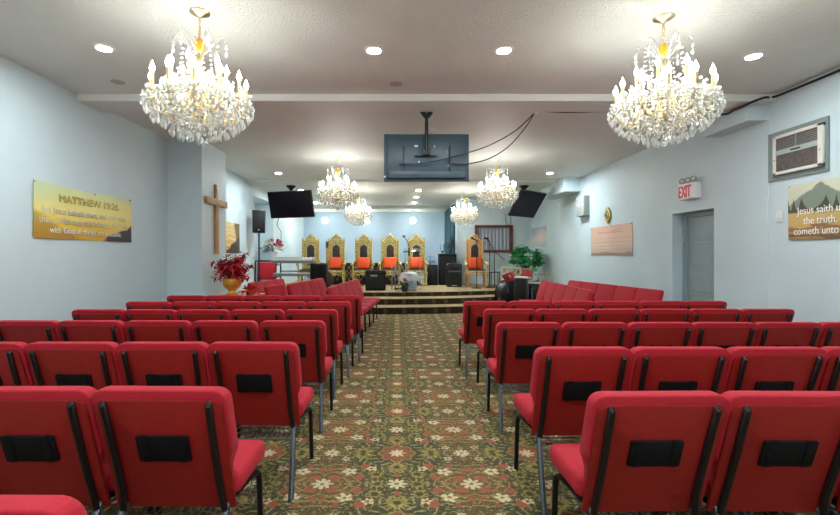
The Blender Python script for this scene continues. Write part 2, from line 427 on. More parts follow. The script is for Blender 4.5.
def tag(o, label=None, cat=None, group=None, kind=None):
    if label: o['label'] = label
    if cat: o['category'] = cat
    if group: o['group'] = group
    if kind: o['kind'] = kind
    return o
def thing(name, label, cat, loc=(0, 0, 0), rz=0, group=None):
    o = bpy.data.objects.new(name, None); COL.objects.link(o); o.empty_display_size = .1
    o.location = loc; o.rotation_euler = (0, 0, rz)
    return tag(o, label, cat, group)
def dup(root, loc, rz=0, label=None, group=None):
    r = root.copy(); COL.objects.link(r); r.location = loc; r.rotation_euler = (0, 0, rz)
    if label: r['label'] = label
    if group: r['group'] = group
    for ch in list(root.children):
        c = ch.copy(); COL.objects.link(c); c.parent = r
        for g in list(ch.children):
            d = g.copy(); COL.objects.link(d); d.parent = c
    return r
def struct(name, mb, m, smooth=False, parent=None):
    o = mb.build(name, m, parent, smooth=smooth)
    o['kind'] = 'structure'
    return o
def text_mesh(name, body, size, m, parent, mtx, align='LEFT', ext=.0015, bold=0.0, sx=1.0):
    cu = bpy.data.curves.new(name, 'FONT'); cu.body = body; cu.size = size; cu.align_x = align; cu.extrude = ext; cu.offset = bold
    ob = bpy.data.objects.new('tmp_text', cu); COL.objects.link(ob)
    dg = bpy.context.evaluated_depsgraph_get(); dg.update()
    me = bpy.data.meshes.new_from_object(ob.evaluated_get(dg)); me.name = name
    bpy.data.objects.remove(ob); bpy.data.curves.remove(cu)
    if bold:
        b1 = bmesh.new()
        for q in (-bold, bold):
            m3 = me.copy(); m3.transform(Matrix.Translation((q / sx, 0, q * .01))); b1.from_mesh(m3); bpy.data.meshes.remove(m3)
        b1.to_mesh(me); b1.free()
    me.transform(mtx @ Matrix.Diagonal((sx, 1, 1, 1)))
    me.materials.clear(); me.materials.append(m)
    o = bpy.data.objects.new(name, me); COL.objects.link(o)
    if parent: o.parent = parent
    return o
def catenary(a, b, sag, n=14):
    a, b = Vector(a), Vector(b)
    return [a.lerp(b, i / n) + Vector((0, 0, -sag * 4 * (i / n) * (1 - i / n))) for i in range(n + 1)]

# ------------------------------------------------------------------ the room
XL, XR, ZC, ZC2, ZS = -3.70, 4.38, 3.24, 3.19, 3.08
YB, YW, YBACK = -3.2, 14.4, 17.5
struct('floor', MB().b2(XL - .5, XR + .5, YB, YBACK + .3, -.12, 0), M['carpet'])
SX = XL - .02
def arc_step(name, yf, z0, z1, R=8.0, cx=-.4):
    pts = []
    n = 48; xs = [XL + (XR - XL) * i / n for i in range(n + 1)]
    f = lambda x: yf + R - math.sqrt(R * R - (x - cx) ** 2)
    m = MB(); bm = m.bm; uvl = bm.loops.layers.uv.new('UVMap')
    back = YBACK
    tv = [bm.verts.new((x, f(x), z1)) for x in xs]; bv = [bm.verts.new((x, f(x), z0)) for x in xs]
    # rounded nosing
    nv = [bm.verts.new((x, f(x) - .018, z1 - .012)) for x in xs]; nb = [bm.verts.new((x, f(x) - .012, z1 - .032)) for x in xs]
    ts = [bm.verts.new((x, f(x) + .02, z1 + .0)) for x in xs]
    tb = [bm.verts.new((x, back, z1)) for x in xs]; bb = [bm.verts.new((x, back, z0)) for x in xs]
    def strip(A, B, mi, z_a, z_b):
        for i in range(n):
            fc = bm.faces.new((A[i], A[i + 1], B[i + 1], B[i])); fc.material_index = mi
            for lp, (k, zz) in zip(fc.loops, ((i, z_a), (i + 1, z_a), (i + 1, z_b), (i, z_b))): lp[uvl].uv = (xs[k], zz)
    strip(bv, nb, 1, 0, z1 - z0 - .03); strip(nb, nv, 1, 0, .1); strip(nv, tv, 0, 0, .1); strip(tv, ts, 0, 0, .1); strip(ts, tb, 0, 0, .1)
    strip(tb, bb, 1, 0, .1)
    bm.faces.new([tv[0], ts[0], tb[0], bb[0], bv[0], nb[0], nv[0]]); bm.faces.new([tv[-1], nv[-1], nb[-1], bv[-1], bb[-1], tb[-1], ts[-1]])
    bmesh.ops.recalc_face_normals(bm, faces=bm.faces)
    return struct(name, m, [M['stagecarpet'], M['riser']])
Z1, Z2, Z3 = .165, .315, .43
arc_step('floor_step', 10.25, 0, Z1); arc_step('floor_step', 10.75, Z1, Z2); arc_step('floor_stage', 11.3, Z2, Z3)

# left wall with the column and the recess by the stage
w = MB(); w.b2(XL - .2, XL, YB, 11.35, 0, 3.4)
w.b2(XL - .2, XL, 11.35, 13.2, 2.92, 3.4); w.b2(XL - .2, XL, 13.2, YBACK, 0, 3.4)
w.b2(XL - .55, XL - .2, 11.15, 11.35, 0, 3.4); w.b2(XL - .55, XL - .2, 13.2, 13.4, 0, 3.4); w.b2(XL - .75, XL - .55, 11.15, 13.4, 0, 3.4); w.b2(XL - .55, XL - .2, 11.35, 13.2, 2.92, 3.0)
struct('wall_left', w, M['wall'])
struct('wall_left_column', MB().b2(XL, -3.14, 7.08, 8.07, 0, ZC + .05), M['wall'])
# right wall with the exit doorway
DY0, DY1, DZ = 6.08, 7.0, 2.03
w = MB(); w.b2(XR, XR + .2, YB, DY0, 0, 3.4); w.b2(XR, XR + .2, DY1, YW + .2, 0, 3.4); w.b2(XR, XR + .2, DY0, DY1, DZ, 3.4)
struct('wall_right', w, M['wall'])
d = struct('door_1', MB().b2(XR + .205, XR + .245, DY0 - .05, DY1 + .05, 0, DZ + .05), M['door'])
pm = MB()
for z0, z1 in ((.2, .72), (.82, 1.12), (1.22, 1.58)):
    for y0, y1 in ((DY0 + .1, DY0 + .78),):
        pm.box((XR + .203, (y0 + y1) / 2, (z0 + z1) / 2), (.012, y1 - y0, z1 - z0), bev=.005)
pm.b2(XR + .198, XR + .206, DY0, DY1 - .06, 1.645, 1.665)
pm.build('door_panel', M['door'], d, smooth=False)
fm = MB(); fm.b2(XR + .16, XR + .204, DY1 - .075, DY1 - .002, 0, DZ); fm.b2(XR + .16, XR + .204, DY0 + .002, DY0 + .05, 0, DZ); fm.b2(XR + .16, XR + .204, DY0 + .05, DY1 - .075, DZ - .06, DZ - .001)
fm.build('door_frame', M['doorframe'], d, smooth=False)
MB().box((XR + .15, DY1 - .06, 1.62), (.04, .03, .09), bev=.006).build('door_closer', M['silver'], d)
MB().lathe([(0, 0), (.03, 0), (.012, .01), (.012, .04), (.03, .055), (.026, .075), (0, .08)], 14, Matrix.Translation((XR + .2, DY0 + .14, 1.0)) @ Matrix.Rotation(-PI / 2, 4, 'Y')).build('door_handle', M['silver'], d)
# stage walls
wx0, wx1, wz0, wz1 = 2.60, 3.73, 1.53, 2.29
XA = 1.93
w = MB(); w.b2(XA, wx0, YW, YW + .2, 0, 3.4); w.b2(wx1, XR, YW, YW + .2, 0, 3.4); w.b2(wx0, wx1, YW, YW + .2, 0, wz0); w.b2(wx0, wx1, YW, YW + .2, wz1, 3.4)
w.b2(XA, XA + .2, YW + .2, YBACK, 0, 3.4)
struct('wall_stage', w, M['wall'])
struct('wall_far', MB().b2(XL - .2, XA + .2, YBACK, YBACK + .2, 0, 3.4), M['wallblue'])
struct('wall_rear', MB().b2(XL - .2, XR + .2, YB - .2, YB, 0, 3.4), M['wall'])
win = struct('window_1', MB().b2(wx0 - .01, wx1 + .01, YW + .15, YW + .16, wz0 - .01, wz1 + .01), M['darkglass'])
fm = MB()
for a in ((wx0 - .06, wx1 + .06, wz1 - .01, wz1 + .07), (wx0 - .06, wx1 + .06, wz0 - .07, wz0 + .01), (wx0 - .06, wx0 + .02, wz0, wz1), (wx1 - .02, wx1 + .06, wz0, wz1)):
    fm.b2(a[0], a[1], YW - .035, YW + .04, a[2], a[3])
fm.build('window_frame', M['redbrown'], win, smooth=False)
# ceilings
struct('ceiling', MB().b2(XL - .2, XR + .2, YB, 10.9, ZC, ZC + .2), M['ceiling'])
struct('ceiling_stage', MB().b2(XL - .8, XR + .2, 10.9, 16.2, ZC2, ZC + .2), M['ceiling'])
struct('ceiling_soffit', MB().b2(XL - .2, XR + .2, 16.2, YBACK + .2, ZS, ZC + .2), M['ceiling'])
bm_ = struct('trim_beam', MB().b2(XL, XR, 5.10, 5.49, 3.165, ZC), M['ceiling'])
MB().b2(XL, XR, 5.085, 5.10, 3.16, ZC).build('beam_fascia', M['beam'], bm_, smooth=False)
struct('trim_duct', MB().b2(4.14, XR, 5.19, 5.95, 2.97, ZC), M['wall'])
struct('trim_duct', MB().b2(3.98, XR, 10.5, 12.2, 2.90, ZC), M['wall'])
struct('trim_conduit', MB().tube([(XR - .002, 5.19, 0), (XR - .002, 5.19, 2.97)], .006, 8), M['wall'])

# ------------------------------------------------------------------ chairs
def lean(z): return -.105 - (max(z, .34) - .34) * .31         # y of the rear face of the back at height z
def make_chair():
    t = thing('chair', '', 'chair')
    # seat cushion
    MB().box((0, .085, .418), (.500, .35, .094), bev=.034, seg=4).build('seat', M['seat_red'], t)
    MB().box((0, .06, .362), (.42, .30, .024), bev=.006).build('seat_pan', M['shade_red'], t)
    # padded back: outline in XZ narrow near the seat, sheared to lean
    def outline(w, z0, z1, r, neck=None):
        pts = []
        for k in range(5):
            a = k / 4 * PI / 2; pts.append((w - r + r * math.cos(PI / 2 - a) , z1 - r + r * math.sin(PI / 2 - a)))
        if neck:
            zn, wn = neck; pts += [(w, zn + .03), (w - .012, zn), (wn, zn - .05), (wn - .01, z0)]
        else: pts += [(w, z0)]
        return pts + [(-x, z) for x, z in reversed(pts)]
    def sheared(mb, y0):
        for v in mb.bm.verts: v.co.y += y0 + lean(v.co.z)
        return mb
    sheared(MB().prism(outline(.255, .385, .85, .045, (.56, .225)), .065, None, bev=.020, seg=3), .008).build('backrest', M['seat_red'], t)
    sheared(MB().prism(outline(.241, .335, .812, .034), .016, None, bev=.005, seg=2), -.004).build('back_panel', M['shade_red'], t)
    for s in (-1, 1):
        MB().tube([(s * .197, lean(.81) - .004, .808), (s * .197, lean(.795) - .014, .797), (s * .194, lean(.6) - .014, .6), (s * .196, lean(.42) - .014, .42), (s * .205, -.125, .325)], [.009, .014, .014, .014, .014], 8).build('back_post', M['post'], t)
        MB().tube([(s * .204, -.108, .352), (s * .207, -.135, .32), (s * .223, -.222, .16), (s * .236, -.300, .004)], .0155, 8).build('leg', M['leg'], t)
        MB().tube([(s * .206, -.11, .352), (s * .220, .08, .352), (s * .230, .155, .350), (s * .236, .175, .335), (s * .239, .182, .30), (s * .243, .195, .004)], .0135, 8).build('leg', M['black_leg'], t)
    r = MB()
    for k in range(13):
        x = -.18 + .03 * k; r.tube([(x, -.13, .265), (x, .12, .27)], .0032, 4)
    for y in (-.13, -.05, .03, .12): r.tube([(-.215, y, .265), (.215, y, .265)], .005, 5)
    for s in (-1, 1):
        r.tube([(s * .215, -.13, .265), (s * .21, -.12, .345)], .0036, 5); r.tube([(s * .215, .12, .265), (s * .222, .14, .345)], .0036, 5)
    r.build('book_rack', M['wire'], t)
    zc = .612
    p = MB().box((0, lean(zc) - .012, zc), (.20, .014, .112), rot=(.30, 0, 0), bev=.004)
    for s in (-1, 1): p.box((s * .07, lean(zc) - .02, zc + .002), (.028, .008, .118), rot=(.30, 0, 0), bev=.002)
    p.build('card_pocket', M['pocket'], t)
    return t
chair0 = make_chair(); used = [False]
def put_chair(x, y, rz, label, group, z=0):
    if not used[0]:
        used[0] = True; chair0.location = (x, y, z); chair0.rotation_euler = (0, 0, rz); chair0['label'] = label; chair0['group'] = group
        return chair0
    return dup(chair0, (x, y, z), rz, label, group)
ORD = ['first', 'second', 'third', 'fourth', 'fifth', 'sixth', 'seventh']
DY = .246                                  # top of the back to chair origin
left_rows = [(.889, 1.022, [-.93]), (1.67, 1.022, [-.905, -1.432]), (2.53, 1.027, [-.831, -1.36, -1.885, -2.41]), (3.46, 1.012, [-.827, -1.360, -1.893, -2.42, -2.93]),
             (4.255, 1, [-.832, -1.361, -1.884, -2.394, -2.900]), (4.99, 1, [-.785, -1.298, -1.808, -2.320, -2.825]), (5.74, 1, [-.725, -1.243, -1.755, -2.255, -2.755])]
right_rows = [(1.647, 1.008, [.990, 1.506, 2.03]), (2.38, 1.03, [1.018, 1.546, 2.072, 2.598]), (3.44, 1, [1.045, 1.565, 2.075, 2.575, 3.075, 3.575]),
              (4.30, 1, [1.112, 1.625, 2.135, 2.63, 3.13, 3.64]), (5.04, 1, [1.022, 1.532, 2.04, 2.54, 3.04, 3.535])]
for k, (y, sc_, xs) in enumerate(left_rows):
    for i, x in enumerate(xs):
        lab = 'red chair, %s from the aisle in the %s row from the rear, wooden cross side' % (ORD[i], ORD[k])
        put_chair(x, y + DY * sc_, random.uniform(-.025, .025), lab, 'red chairs in rows on the wooden cross side').scale = (sc_,) * 3
for k, (y, sc_, xs) in enumerate(right_rows):
    for i, x in enumerate(xs):
        lab = 'red chair, %s from the aisle in the %s row from the rear, exit door side' % (ORD[i], ORD[k])
        put_chair(x, y + DY * sc_, random.uniform(-.025, .025), lab, 'red chairs in rows on the exit door side').scale = (sc_,) * 3
for k in range(5):                         # files turned towards the aisle
    put_chair(-.83 + .045 * k, 7.12 + .525 * k, -PI / 2 - .085, 'red chair turned sideways by the aisle, %s of five counting towards the stage steps' % ORD[k], 'sideways red chairs along the aisle, wooden cross side')
for k in range(5):
    put_chair((-1.86, -1.66, -1.60, -1.54, -1.48)[k], 7.36 + (0, .60, 1.13, 1.66, 2.19)[k], -PI / 2 - (.30 if k == 0 else .113), 'red sideways chair in the middle file before the keyboard, %s from the flower table' % ORD[k], 'sideways red chairs in front of the keyboard')
for k in range(3):
    put_chair(-2.45 + .07 * k, 8.25 + .53 * k, -PI / 2 - .132, 'red sideways chair beside the flower table, %s counting towards the pole speaker' % ORD[k], 'sideways red chairs beside the flower table')
for k in range(5):
    put_chair(2.60 + .03 * k, 6.60 + .525 * k, PI / 2 - .057, 'red sideways chair before the drums, %s of five counting towards the stage' % ORD[k], 'sideways red chairs in front of the drums')
for k in range(5):
    put_chair(3.58 - .062 * k, 6.58 + .525 * k, PI / 2 + .117, 'red sideways chair along the wall beyond the exit door, %s counting from the door' % ORD[k], 'sideways red chairs along the exit door wall')

# ------------------------------------------------------------------ chandeliers
def bipyr(r, h, seg=6, up=.35):
    return [(0, h * up), (r, 0), (r * .55, -h * .45), (0, -h * (1 - up))]
dropm = MB().lathe([(0, .020), (.006, .014), (.015, -.006), (.017, -.018), (.010, -.034), (0, -.044)], 6)
tmp = dropm.build('crystal', M['crystal'], None, smooth=False); DROP = tmp.data; bpy.data.objects.remove(tmp)
beadm = MB().lathe([(0, .013), (.012, .004), (.012, -.004), (0, -.013)], 6)
tmp = beadm.build('bead', M['crystal'], None, smooth=False); BEAD = tmp.data; bpy.data.objects.remove(tmp)
armcache = {}
def arm_meshes(kind, R, dz):
    """meshes in a frame where the arm lies along +X"""
    if kind in armcache: return armcache[kind]
    z = -.665 + dz
    pts = [(.03, 0, z + .05), (.08, 0, z - .03), (R * .45, 0, z - .13), (R * .75, 0, z - .14), (R * .95, 0, z - .10), (R, 0, z - .03)]
    a = MB().tube(pts, .008, 6); 
    a.tube([(R, 0, z - .03), (R, 0, z - .005)], .014, 8)
    s = MB().lathe([(.010, z), (.0105, z + .105), (.006, z + .107)], 8, Matrix.Translation((R, 0, 0)))
    zb = z + .105
    b = MB().lathe([(.007, zb), (.014, zb + .014), (.019, zb + .028), (.016, zb + .044), (.008, zb + .060), (.003, zb + .076), (0, zb + .085)], 10, Matrix.Translation((R, 0, 0)))
    c = MB().lathe([(.014, z - .012), (.036, z - .008), (.050, z + .004), (.051, z + .006), (.036, z - .013), (.014, z - .018)], 10, Matrix.Translation((R, 0, 0)))
    out = []
    for mb, n, mm, sm in ((a, 'arm', M['gold'], True), (s, 'candle_sleeve', M['candle'], True), (b, 'bulb', M['bulb'], True), (c, 'drip_dish', M['crystal'], False)):
        o = mb.build(n, mm, None, smooth=sm); out.append(o.data); bpy.data.objects.remove(o)
    armcache[kind] = out
    return out
def add(name, me, parent, loc=(0, 0, 0), rot=(0, 0, 0)):
    o = bpy.data.objects.new(name, me); COL.objects.link(o); o.parent = parent; o.location = loc; o.rotation_euler = rot; return o
def join_meshes(name, items, parent, m):
    bm = bmesh.new()
    for me, mtx in items:
        t = me.copy(); t.transform(mtx); bm.from_mesh(t); bpy.data.meshes.remove(t)
    me = bpy.data.meshes.new(name); bm.to_mesh(me); bm.free(); me.materials.clear(); me.materials.append(m)
    o = bpy.data.objects.new(name, me); COL.objects.link(o); o.parent = parent; return o
def chandelier(x, y, zc, label, lod, ph=0.0, ch=.16):
    rnd = random.Random(int(x * 100 + y * 10))
    t = thing('chandelier', label, 'chandelier', (x, y, zc), ph, 'brass and crystal chandeliers')
    MB().lathe([(0, 0), (.072, 0), (.075, -.008), (.055, -.018), (.03, -.028), (.012, -.036), (0, -.04)], 24).build('canopy', M['gold'], t)
    cm = MB()
    z = -.036; i = 0
    while z > -ch - .03:
        ring = [(.009 * math.cos(a), 0, z - .014 + .016 * math.sin(a)) if i % 2 else (0, .009 * math.cos(a), z - .014 + .016 * math.sin(a)) for a in [k * PI / 4 for k in range(8)]]
        cm.tube(ring, .0038, 5, closed=True); z -= .023; i += 1
    cm.build('chain', M['gold'], t)
    MB().lathe([(.008, -.20), (.012, -.28), (.03, -.34), (.016, -.40), (.022, -.48), (.04, -.55), (.045, -.62), (.03, -.66), (.02, -.72), (.035, -.76), (.03, -.80), (0, -.83)], 14).build('stem', M['gold'], t)
    MB().lathe([(.006, -.20), (.026, -.215), (.040, -.25), (.034, -.29), (.016, -.325), (.006, -.335)], 12).build('amber_urn', M['amber'], t)
    MB().lathe([(.01, -.755), (.026, -.77), (.03, -.80), (.012, -.835), (0, -.85)], 12).build('amber_finial', M['darkamber'], t)
    cr = MB()
    for k in range(6):
        a = k * PI / 3; c, s_ = math.cos(a), math.sin(a)
        cr.tube([(c * r, s_ * r, zz) for r, zz in ((.02, -.33), (.06, -.29), (.11, -.225), (.15, -.19), (.18, -.195), (.19, -.22))], .0055, 5)
    cr.build('crown', M['crystal'], t, smooth=True)
    hoop = MB()
    for R, zz in ((.355, -.74), (.25, -.80), (.15, -.86)):
        hoop.tube([(R * math.cos(a), R * math.sin(a), zz) for a in [k * 2 * PI / 36 for k in range(36)]], .005, 5, closed=True)
    hoop.build('basket_hoop', M['gold'], t)
    tips = []
    for kind, n, R, dz, off in (('outer', 12, .335, 0, .1), ('inner', 6, .195, .115, .35)):
        A, S, B, C = arm_meshes(kind, R, dz)
        for k in range(n):
            a = off + k * 2 * PI / n
            am = add('arm', A, t, rot=(0, 0, a))
            add('candle_sleeve', S, am); add('bulb', B, am); add('drip_dish', C, am)
            tips.append((R * math.cos(a), R * math.sin(a), -.665 + dz))
    big, small = [], []
    SC = .74
    T = lambda x_, y_, z_, s_=1.0, rz=0.0: Matrix.Translation((x_, y_, z_)) @ Matrix.Rotation(rz, 4, 'Z') @ Matrix.Rotation(rnd.uniform(-.15, .15), 4, 'X') @ Matrix.Diagonal((s_ * SC, s_ * SC, s_ * SC, 1))
    for R, zz, n, sc in ((.385, -.74, 26, 1.1), (.36, -.785, 26, 1.3), (.315, -.83, 24, 1.4), (.255, -.875, 20, 1.4), (.19, -.915, 14, 1.4), (.12, -.95, 8, 1.4), (.05, -.965, 4, 1.3)):
        for k in range(n):
            a = k * 2 * PI / n + R * 7
            big.append(T(R * math.cos(a), R * math.sin(a), zz + rnd.uniform(-.012, .012), sc * rnd.uniform(.85, 1.1), a))
            small.append(T(R * math.cos(a), R * math.sin(a), zz + .045, 1.0, a))
    for (tx, ty, tz) in tips:
        for k in range(6):
            a = k * PI / 3 + .3
            big.append(T(tx + .056 * math.cos(a), ty + .056 * math.sin(a), tz - .04, 1.0, a))
    for k in range(8):                       # swags from the crown to the candle tiers
        a = k * PI / 4
        for q in range(12):
            u = q / 11; r = .13 + (.20 - .13) * u ** 2; zz = -.25 - .32 * u - .04 * math.sin(u * PI)
            small.append(T(r * math.cos(a), r * math.sin(a), zz, 1.0))
    for k in range(12):
        a = .1 + k * PI / 6
        for q in range(9):
            u = q / 8; r = .19 + (.36 - .19) * u; zz = -.50 - .22 * u - .06 * math.sin(u * PI)
            small.append(T(r * math.cos(a + .26), r * math.sin(a + .26), zz, 1.05))
    for k in range(6):
        a = k * PI / 3
        for q in range(2): big.append(T(.19 * math.cos(a), .19 * math.sin(a), -.25 - .05 * q, 1.1, a))
    for k in range(420):                     # dense sparkle inside the basket
        zz = rnd.uniform(-.88, -.50); R = .37 if zz > -.72 else .35 * (1 - (-.72 - zz) / .28)
        if zz > -.60: R = .24
        r = R * math.sqrt(rnd.uniform(.15, 1)); a = rnd.uniform(0, 2 * PI)
        small.append(T(r * math.cos(a), r * math.sin(a), zz, rnd.uniform(.9, 1.9)))
    MB().ball((0, 0, -.985), .026, 1).build('crystal_ball', M['crystal'], t, smooth=False)
    if lod == 0:
        for m_ in big[:100]:
            o = bpy.data.objects.new('crystal', DROP); COL.objects.link(o); o.parent = t
            o.matrix_local = m_
        rest = big[100:]
    else: rest = big
    o = join_meshes('crystals', [(DROP, m_) for m_ in rest] + [(BEAD, m_) for m_ in small], t, M['crystal']); o['kind'] = 'stuff'
    return t
chandelier(-1.51, 3.37, ZC, 'large crystal chandelier with brass chain nearest the gold sunset scripture banner', 0, .2)
chandelier(2.09, 3.45, ZC, 'large crystal chandelier with brass chain nearest the big air conditioner', 0, .5)
chandelier(-1.12, 8.35, ZC, 'crystal chandelier hung between the tilted television and the ceiling screen, larger of that pair', 1, .1)
chandelier(1.91, 8.40, ZC, 'crystal chandelier overlapping the dark television on the exit door side', 1, .7)
chandelier(-1.08, 12.2, ZC2, 'small crystal chandelier over the stage, above the third gilded throne', 1, .3)
chandelier(1.89, 12.4, ZC2, 'small crystal chandelier over the stage, beside the teal drape', 1, .9)

# ------------------------------------------------------------------ ceiling fittings
ring = MB().lathe([(.060, -.001), (.060, -.010), (.085, -.006), (.09, 0), (.085, .0)], 28).build('trim_ring', M['white_trim']); RING = ring.data; bpy.data.objects.remove(ring)
ls = MB().lathe([(0, -.006), (.060, -.006), (.061, -.003), (0, -.002)], 24).build('lens', M['lens']); LENS = ls.data; bpy.data.objects.remove(ls); LENS2 = LENS.copy(); LENS2.materials[0] = M['spot']
def downlight(x, y, z, label):
    t = thing('recessed_downlight', label, 'ceiling light', (x, y, z), 0, 'recessed downlights')
    add('trim_ring', RING, t); add('lens', LENS2 if y > 9 else LENS, t)
for x, y, l in ((-2.63, 3.95, 'round recessed downlight near the gold banner wall'), (-.21, 3.99, 'round recessed downlight above the aisle, cross side'),
                (.97, 3.99, 'round recessed downlight above the aisle, exit side'), (3.33, 4.11, 'round recessed downlight near the big air conditioner')):
    downlight(x, y, ZC, l)
downlight(-2.69, 9.98, ZC, 'small recessed downlight above the tilted television, cross side'); downlight(3.47, 9.98, ZC, 'small recessed downlight above the wall duct, exit side')
for y, l in ((12.3, 'recessed downlight in the centre line over the stage, first behind the ceiling screen'), (13.75, 'recessed downlight in the centre line over the stage, second behind the ceiling screen'), (15.2, 'recessed downlight in the centre line over the stage, third behind the ceiling screen')):
    downlight(.60, y, ZC2, l)
downlight(-2.66, 12.2, ZC2, 'recessed downlight just above the tilted television top edge'); downlight(-2.80, 15.2, ZC2, 'recessed downlight over the stage beyond the tilted television')
for x in (-2.6, -.2, .97, 3.3): downlight(x, .6, ZC, 'unseen round downlight added as fill light behind the viewer'); downlight(x, -2.0, ZC, 'unseen round downlight added as fill light behind the viewer')  # out of view, added to fill the room with light from behind
for x, y, l in ((-.01, 4.79, 'grey round ceiling speaker in front of the beam, above the aisle'), (-3.0, 4.73, 'grey round ceiling speaker near the beam end, cross side')):
    s_ = MB().lathe([(0, -.008), (.058, -.008), (.068, -.004), (.07, 0), (0, .002)], 24).build('ceiling_speaker', M['grey_grille']); s_.location = (x, y, ZC); tag(s_, l, 'ceiling speaker')
for x, l in ((-2.75, 'glowing pendant light at the keyboard end of the far wall'), (-1.15, 'glowing pendant light behind the small far chandelier'), (.61, 'glowing pendant light above the clear lectern')):
    t = thing('pendant_light', l, 'pendant light', (x, 16.8, ZS), 0, 'pendant lights by the far wall')
    MB().lathe([(0, 0), (.09, 0), (.09, -.012), (.02, -.025), (0, -.03)], 18).build('ceiling_rose', M['silver'], t)
    MB().tube([(0, 0, -.02), (0, 0, -.30)], .006, 6).build('stem', M['silver'], t)
    MB().lathe([(.03, -.29), (.085, -.30), (.10, -.34), (.10, -.44), (.085, -.48), (0, -.49)], 18).build('glass_shade', M['pendant'], t)

# ------------------------------------------------------------------ televisions
tv = thing('television', 'large television seen from its slate back, hung from the beam', 'television', (0, 0, 0))
Yt = 5.70
a, b_ = P(384, 134, Yt), P(469, 181.5, Yt); cx, cz = (a.x + b_.x) / 2, (a.z + b_.z) / 2; W_, H_ = b_.x - a.x, a.z - b_.z
MB().box((cx, Yt + .02, cz), (W_, .035, H_), bev=.006).build('panel', M['tvback'], tv)
MB().box((cx, Yt - .012, cz - .02), (W_ * .92, .03, H_ * .84), bev=.012).build('rear_cover', M['tvback'], tv)
MB().box((cx, Yt - .03, cz - H_ * .36), (W_ * .90, .035, .10), bev=.01).build('lower_housing', M['tvback'], tv)
MB().box((cx, Yt + .005, cz - H_ * .5 + .008), (W_ * .99, .03, .016)).build('bottom_edge', M['tvdark'], tv)
for dx in (-.30, .30):
    v = MB().box((cx + dx, Yt - .045, cz - .02), (.022, .02, .30)); v.box((cx + dx, Yt - .05, cz - .02), (.012, .03, .34)); v.build('mount_rail', M['tvdark'], tv)
v = MB()
for q in range(9): v.box((cx - .20 + q * .015, Yt - .05, cz - H_ * .38), (.006, .006, .03))
v.build('vent', M['tvdark'], tv, smooth=False)
for dx, dz in ((-.32, -.27), (-.12, -.27), (.13, -.27), (.36, -.27)): MB().ball((cx + dx, Yt - .048, cz + dz), .009, 1).build('screw', M['black'], tv)
for dx, dz, s_ in ((-.135, .145, .045), (.10, .14, .018), (-.10, -.06, .018), (.28, -.11, .02), (-.54, -.25, .02)): MB().box((cx + dx, Yt - .030, cz + dz), (s_, .006, .022)).build('sticker', M['label_white'], tv)
mt = thing('television_mount', 'black ceiling mount with pole holding the centre television', 'mount', (cx - .0, Yt - .06, 0))
px_ = P(426, 120, Yt).x - cx
MB().prism([(-.085, 0), (.085, 0), (.08, -.05), (.05, -.10), (.02, -.125), (-.02, -.125), (-.05, -.10), (-.08, -.05)], .05, Matrix.Translation((px_, -.06, ZC)), bev=.004).build('ceiling_plate', M['black'], mt)
MB().tube([(px_, -.035, ZC - .03), (px_, -.035, cz + .05)], .022, 12).build('pole', M['black'], mt)
MB().box((px_, -.02, cz + .06), (.10, .05, .10), bev=.01).build('tilt_bracket', M['black'], mt)
MB().box((px_, -.008, cz + .02), (.30, .02, .02)).build('cross_bar', M['tvback'], mt)
for q in (0, 1): MB().ball((px_, -.062, ZC - .025 - q * .03), .009, 1).build('bolt', M['label_white'], mt)
sd = MB().lathe([(0, -.03), (.04, -.03), (.06, -.015), (.062, 0), (0, .001)], 18).build('smoke_detector', M['white_trim']); sd.location = (P(431, 130, 6.5).x, 6.5, ZC); tag(sd, 'small round smoke detector beside the centre television pole', 'smoke detector')

def side_tv(name, label, mlabel, pts, px_mount, Y, yaw, tilt, w, h, roll=0):
    c = P(*pts, Y)
    t = thing(name, label, 'television', c, 0); t.rotation_euler = Euler((tilt, roll, yaw))
    MB().box((0, .02, 0), (w, .05, h), bev=.008).build('casing', M['black'], t)
    MB().box((0, -.008, .0), (w - .03, .006, h - .035)).build('screen', M['screen'], t, smooth=False)
    MB().box((0, -.010, -h / 2 + .012), (w - .01, .006, .012)).build('bottom_edge', M['tvdark'], t, smooth=False)
    zc_ = ZC2
    mx = P(px_mount, 185, Y + .12).x
    m2 = thing('television_mount', mlabel, 'mount', (mx, Y + .12, zc_))
    MB().lathe([(0, 0), (.13, 0), (.12, -.025), (.07, -.07), (.045, -.11), (0, -.12)], 18).build('ceiling_flange', M['black'], m2)
    MB().tube([(0, 0, -.08), (0, 0, c.z - zc_ + .02)], .035, 12).build('pole', M['black'], m2)
    MB().tube([(0, 0, c.z - zc_ + .04), (c.x - mx, -.07, c.z - zc_ + .02)], .05, 8).build('arm', M['black'], m2)
side_tv('television', 'dark tilted television hung over the keyboard, cross side', 'black ceiling mount of the keyboard side television', (290.5, 204.5), 291, 11.4, -.33, .25, 1.30, .70)
side_tv('television', 'dark tilted television hung near the framed window, exit side', 'black ceiling mount of the window side television', (528, 204.5), 524, 11.4, .70, .58, 1.12, .74)

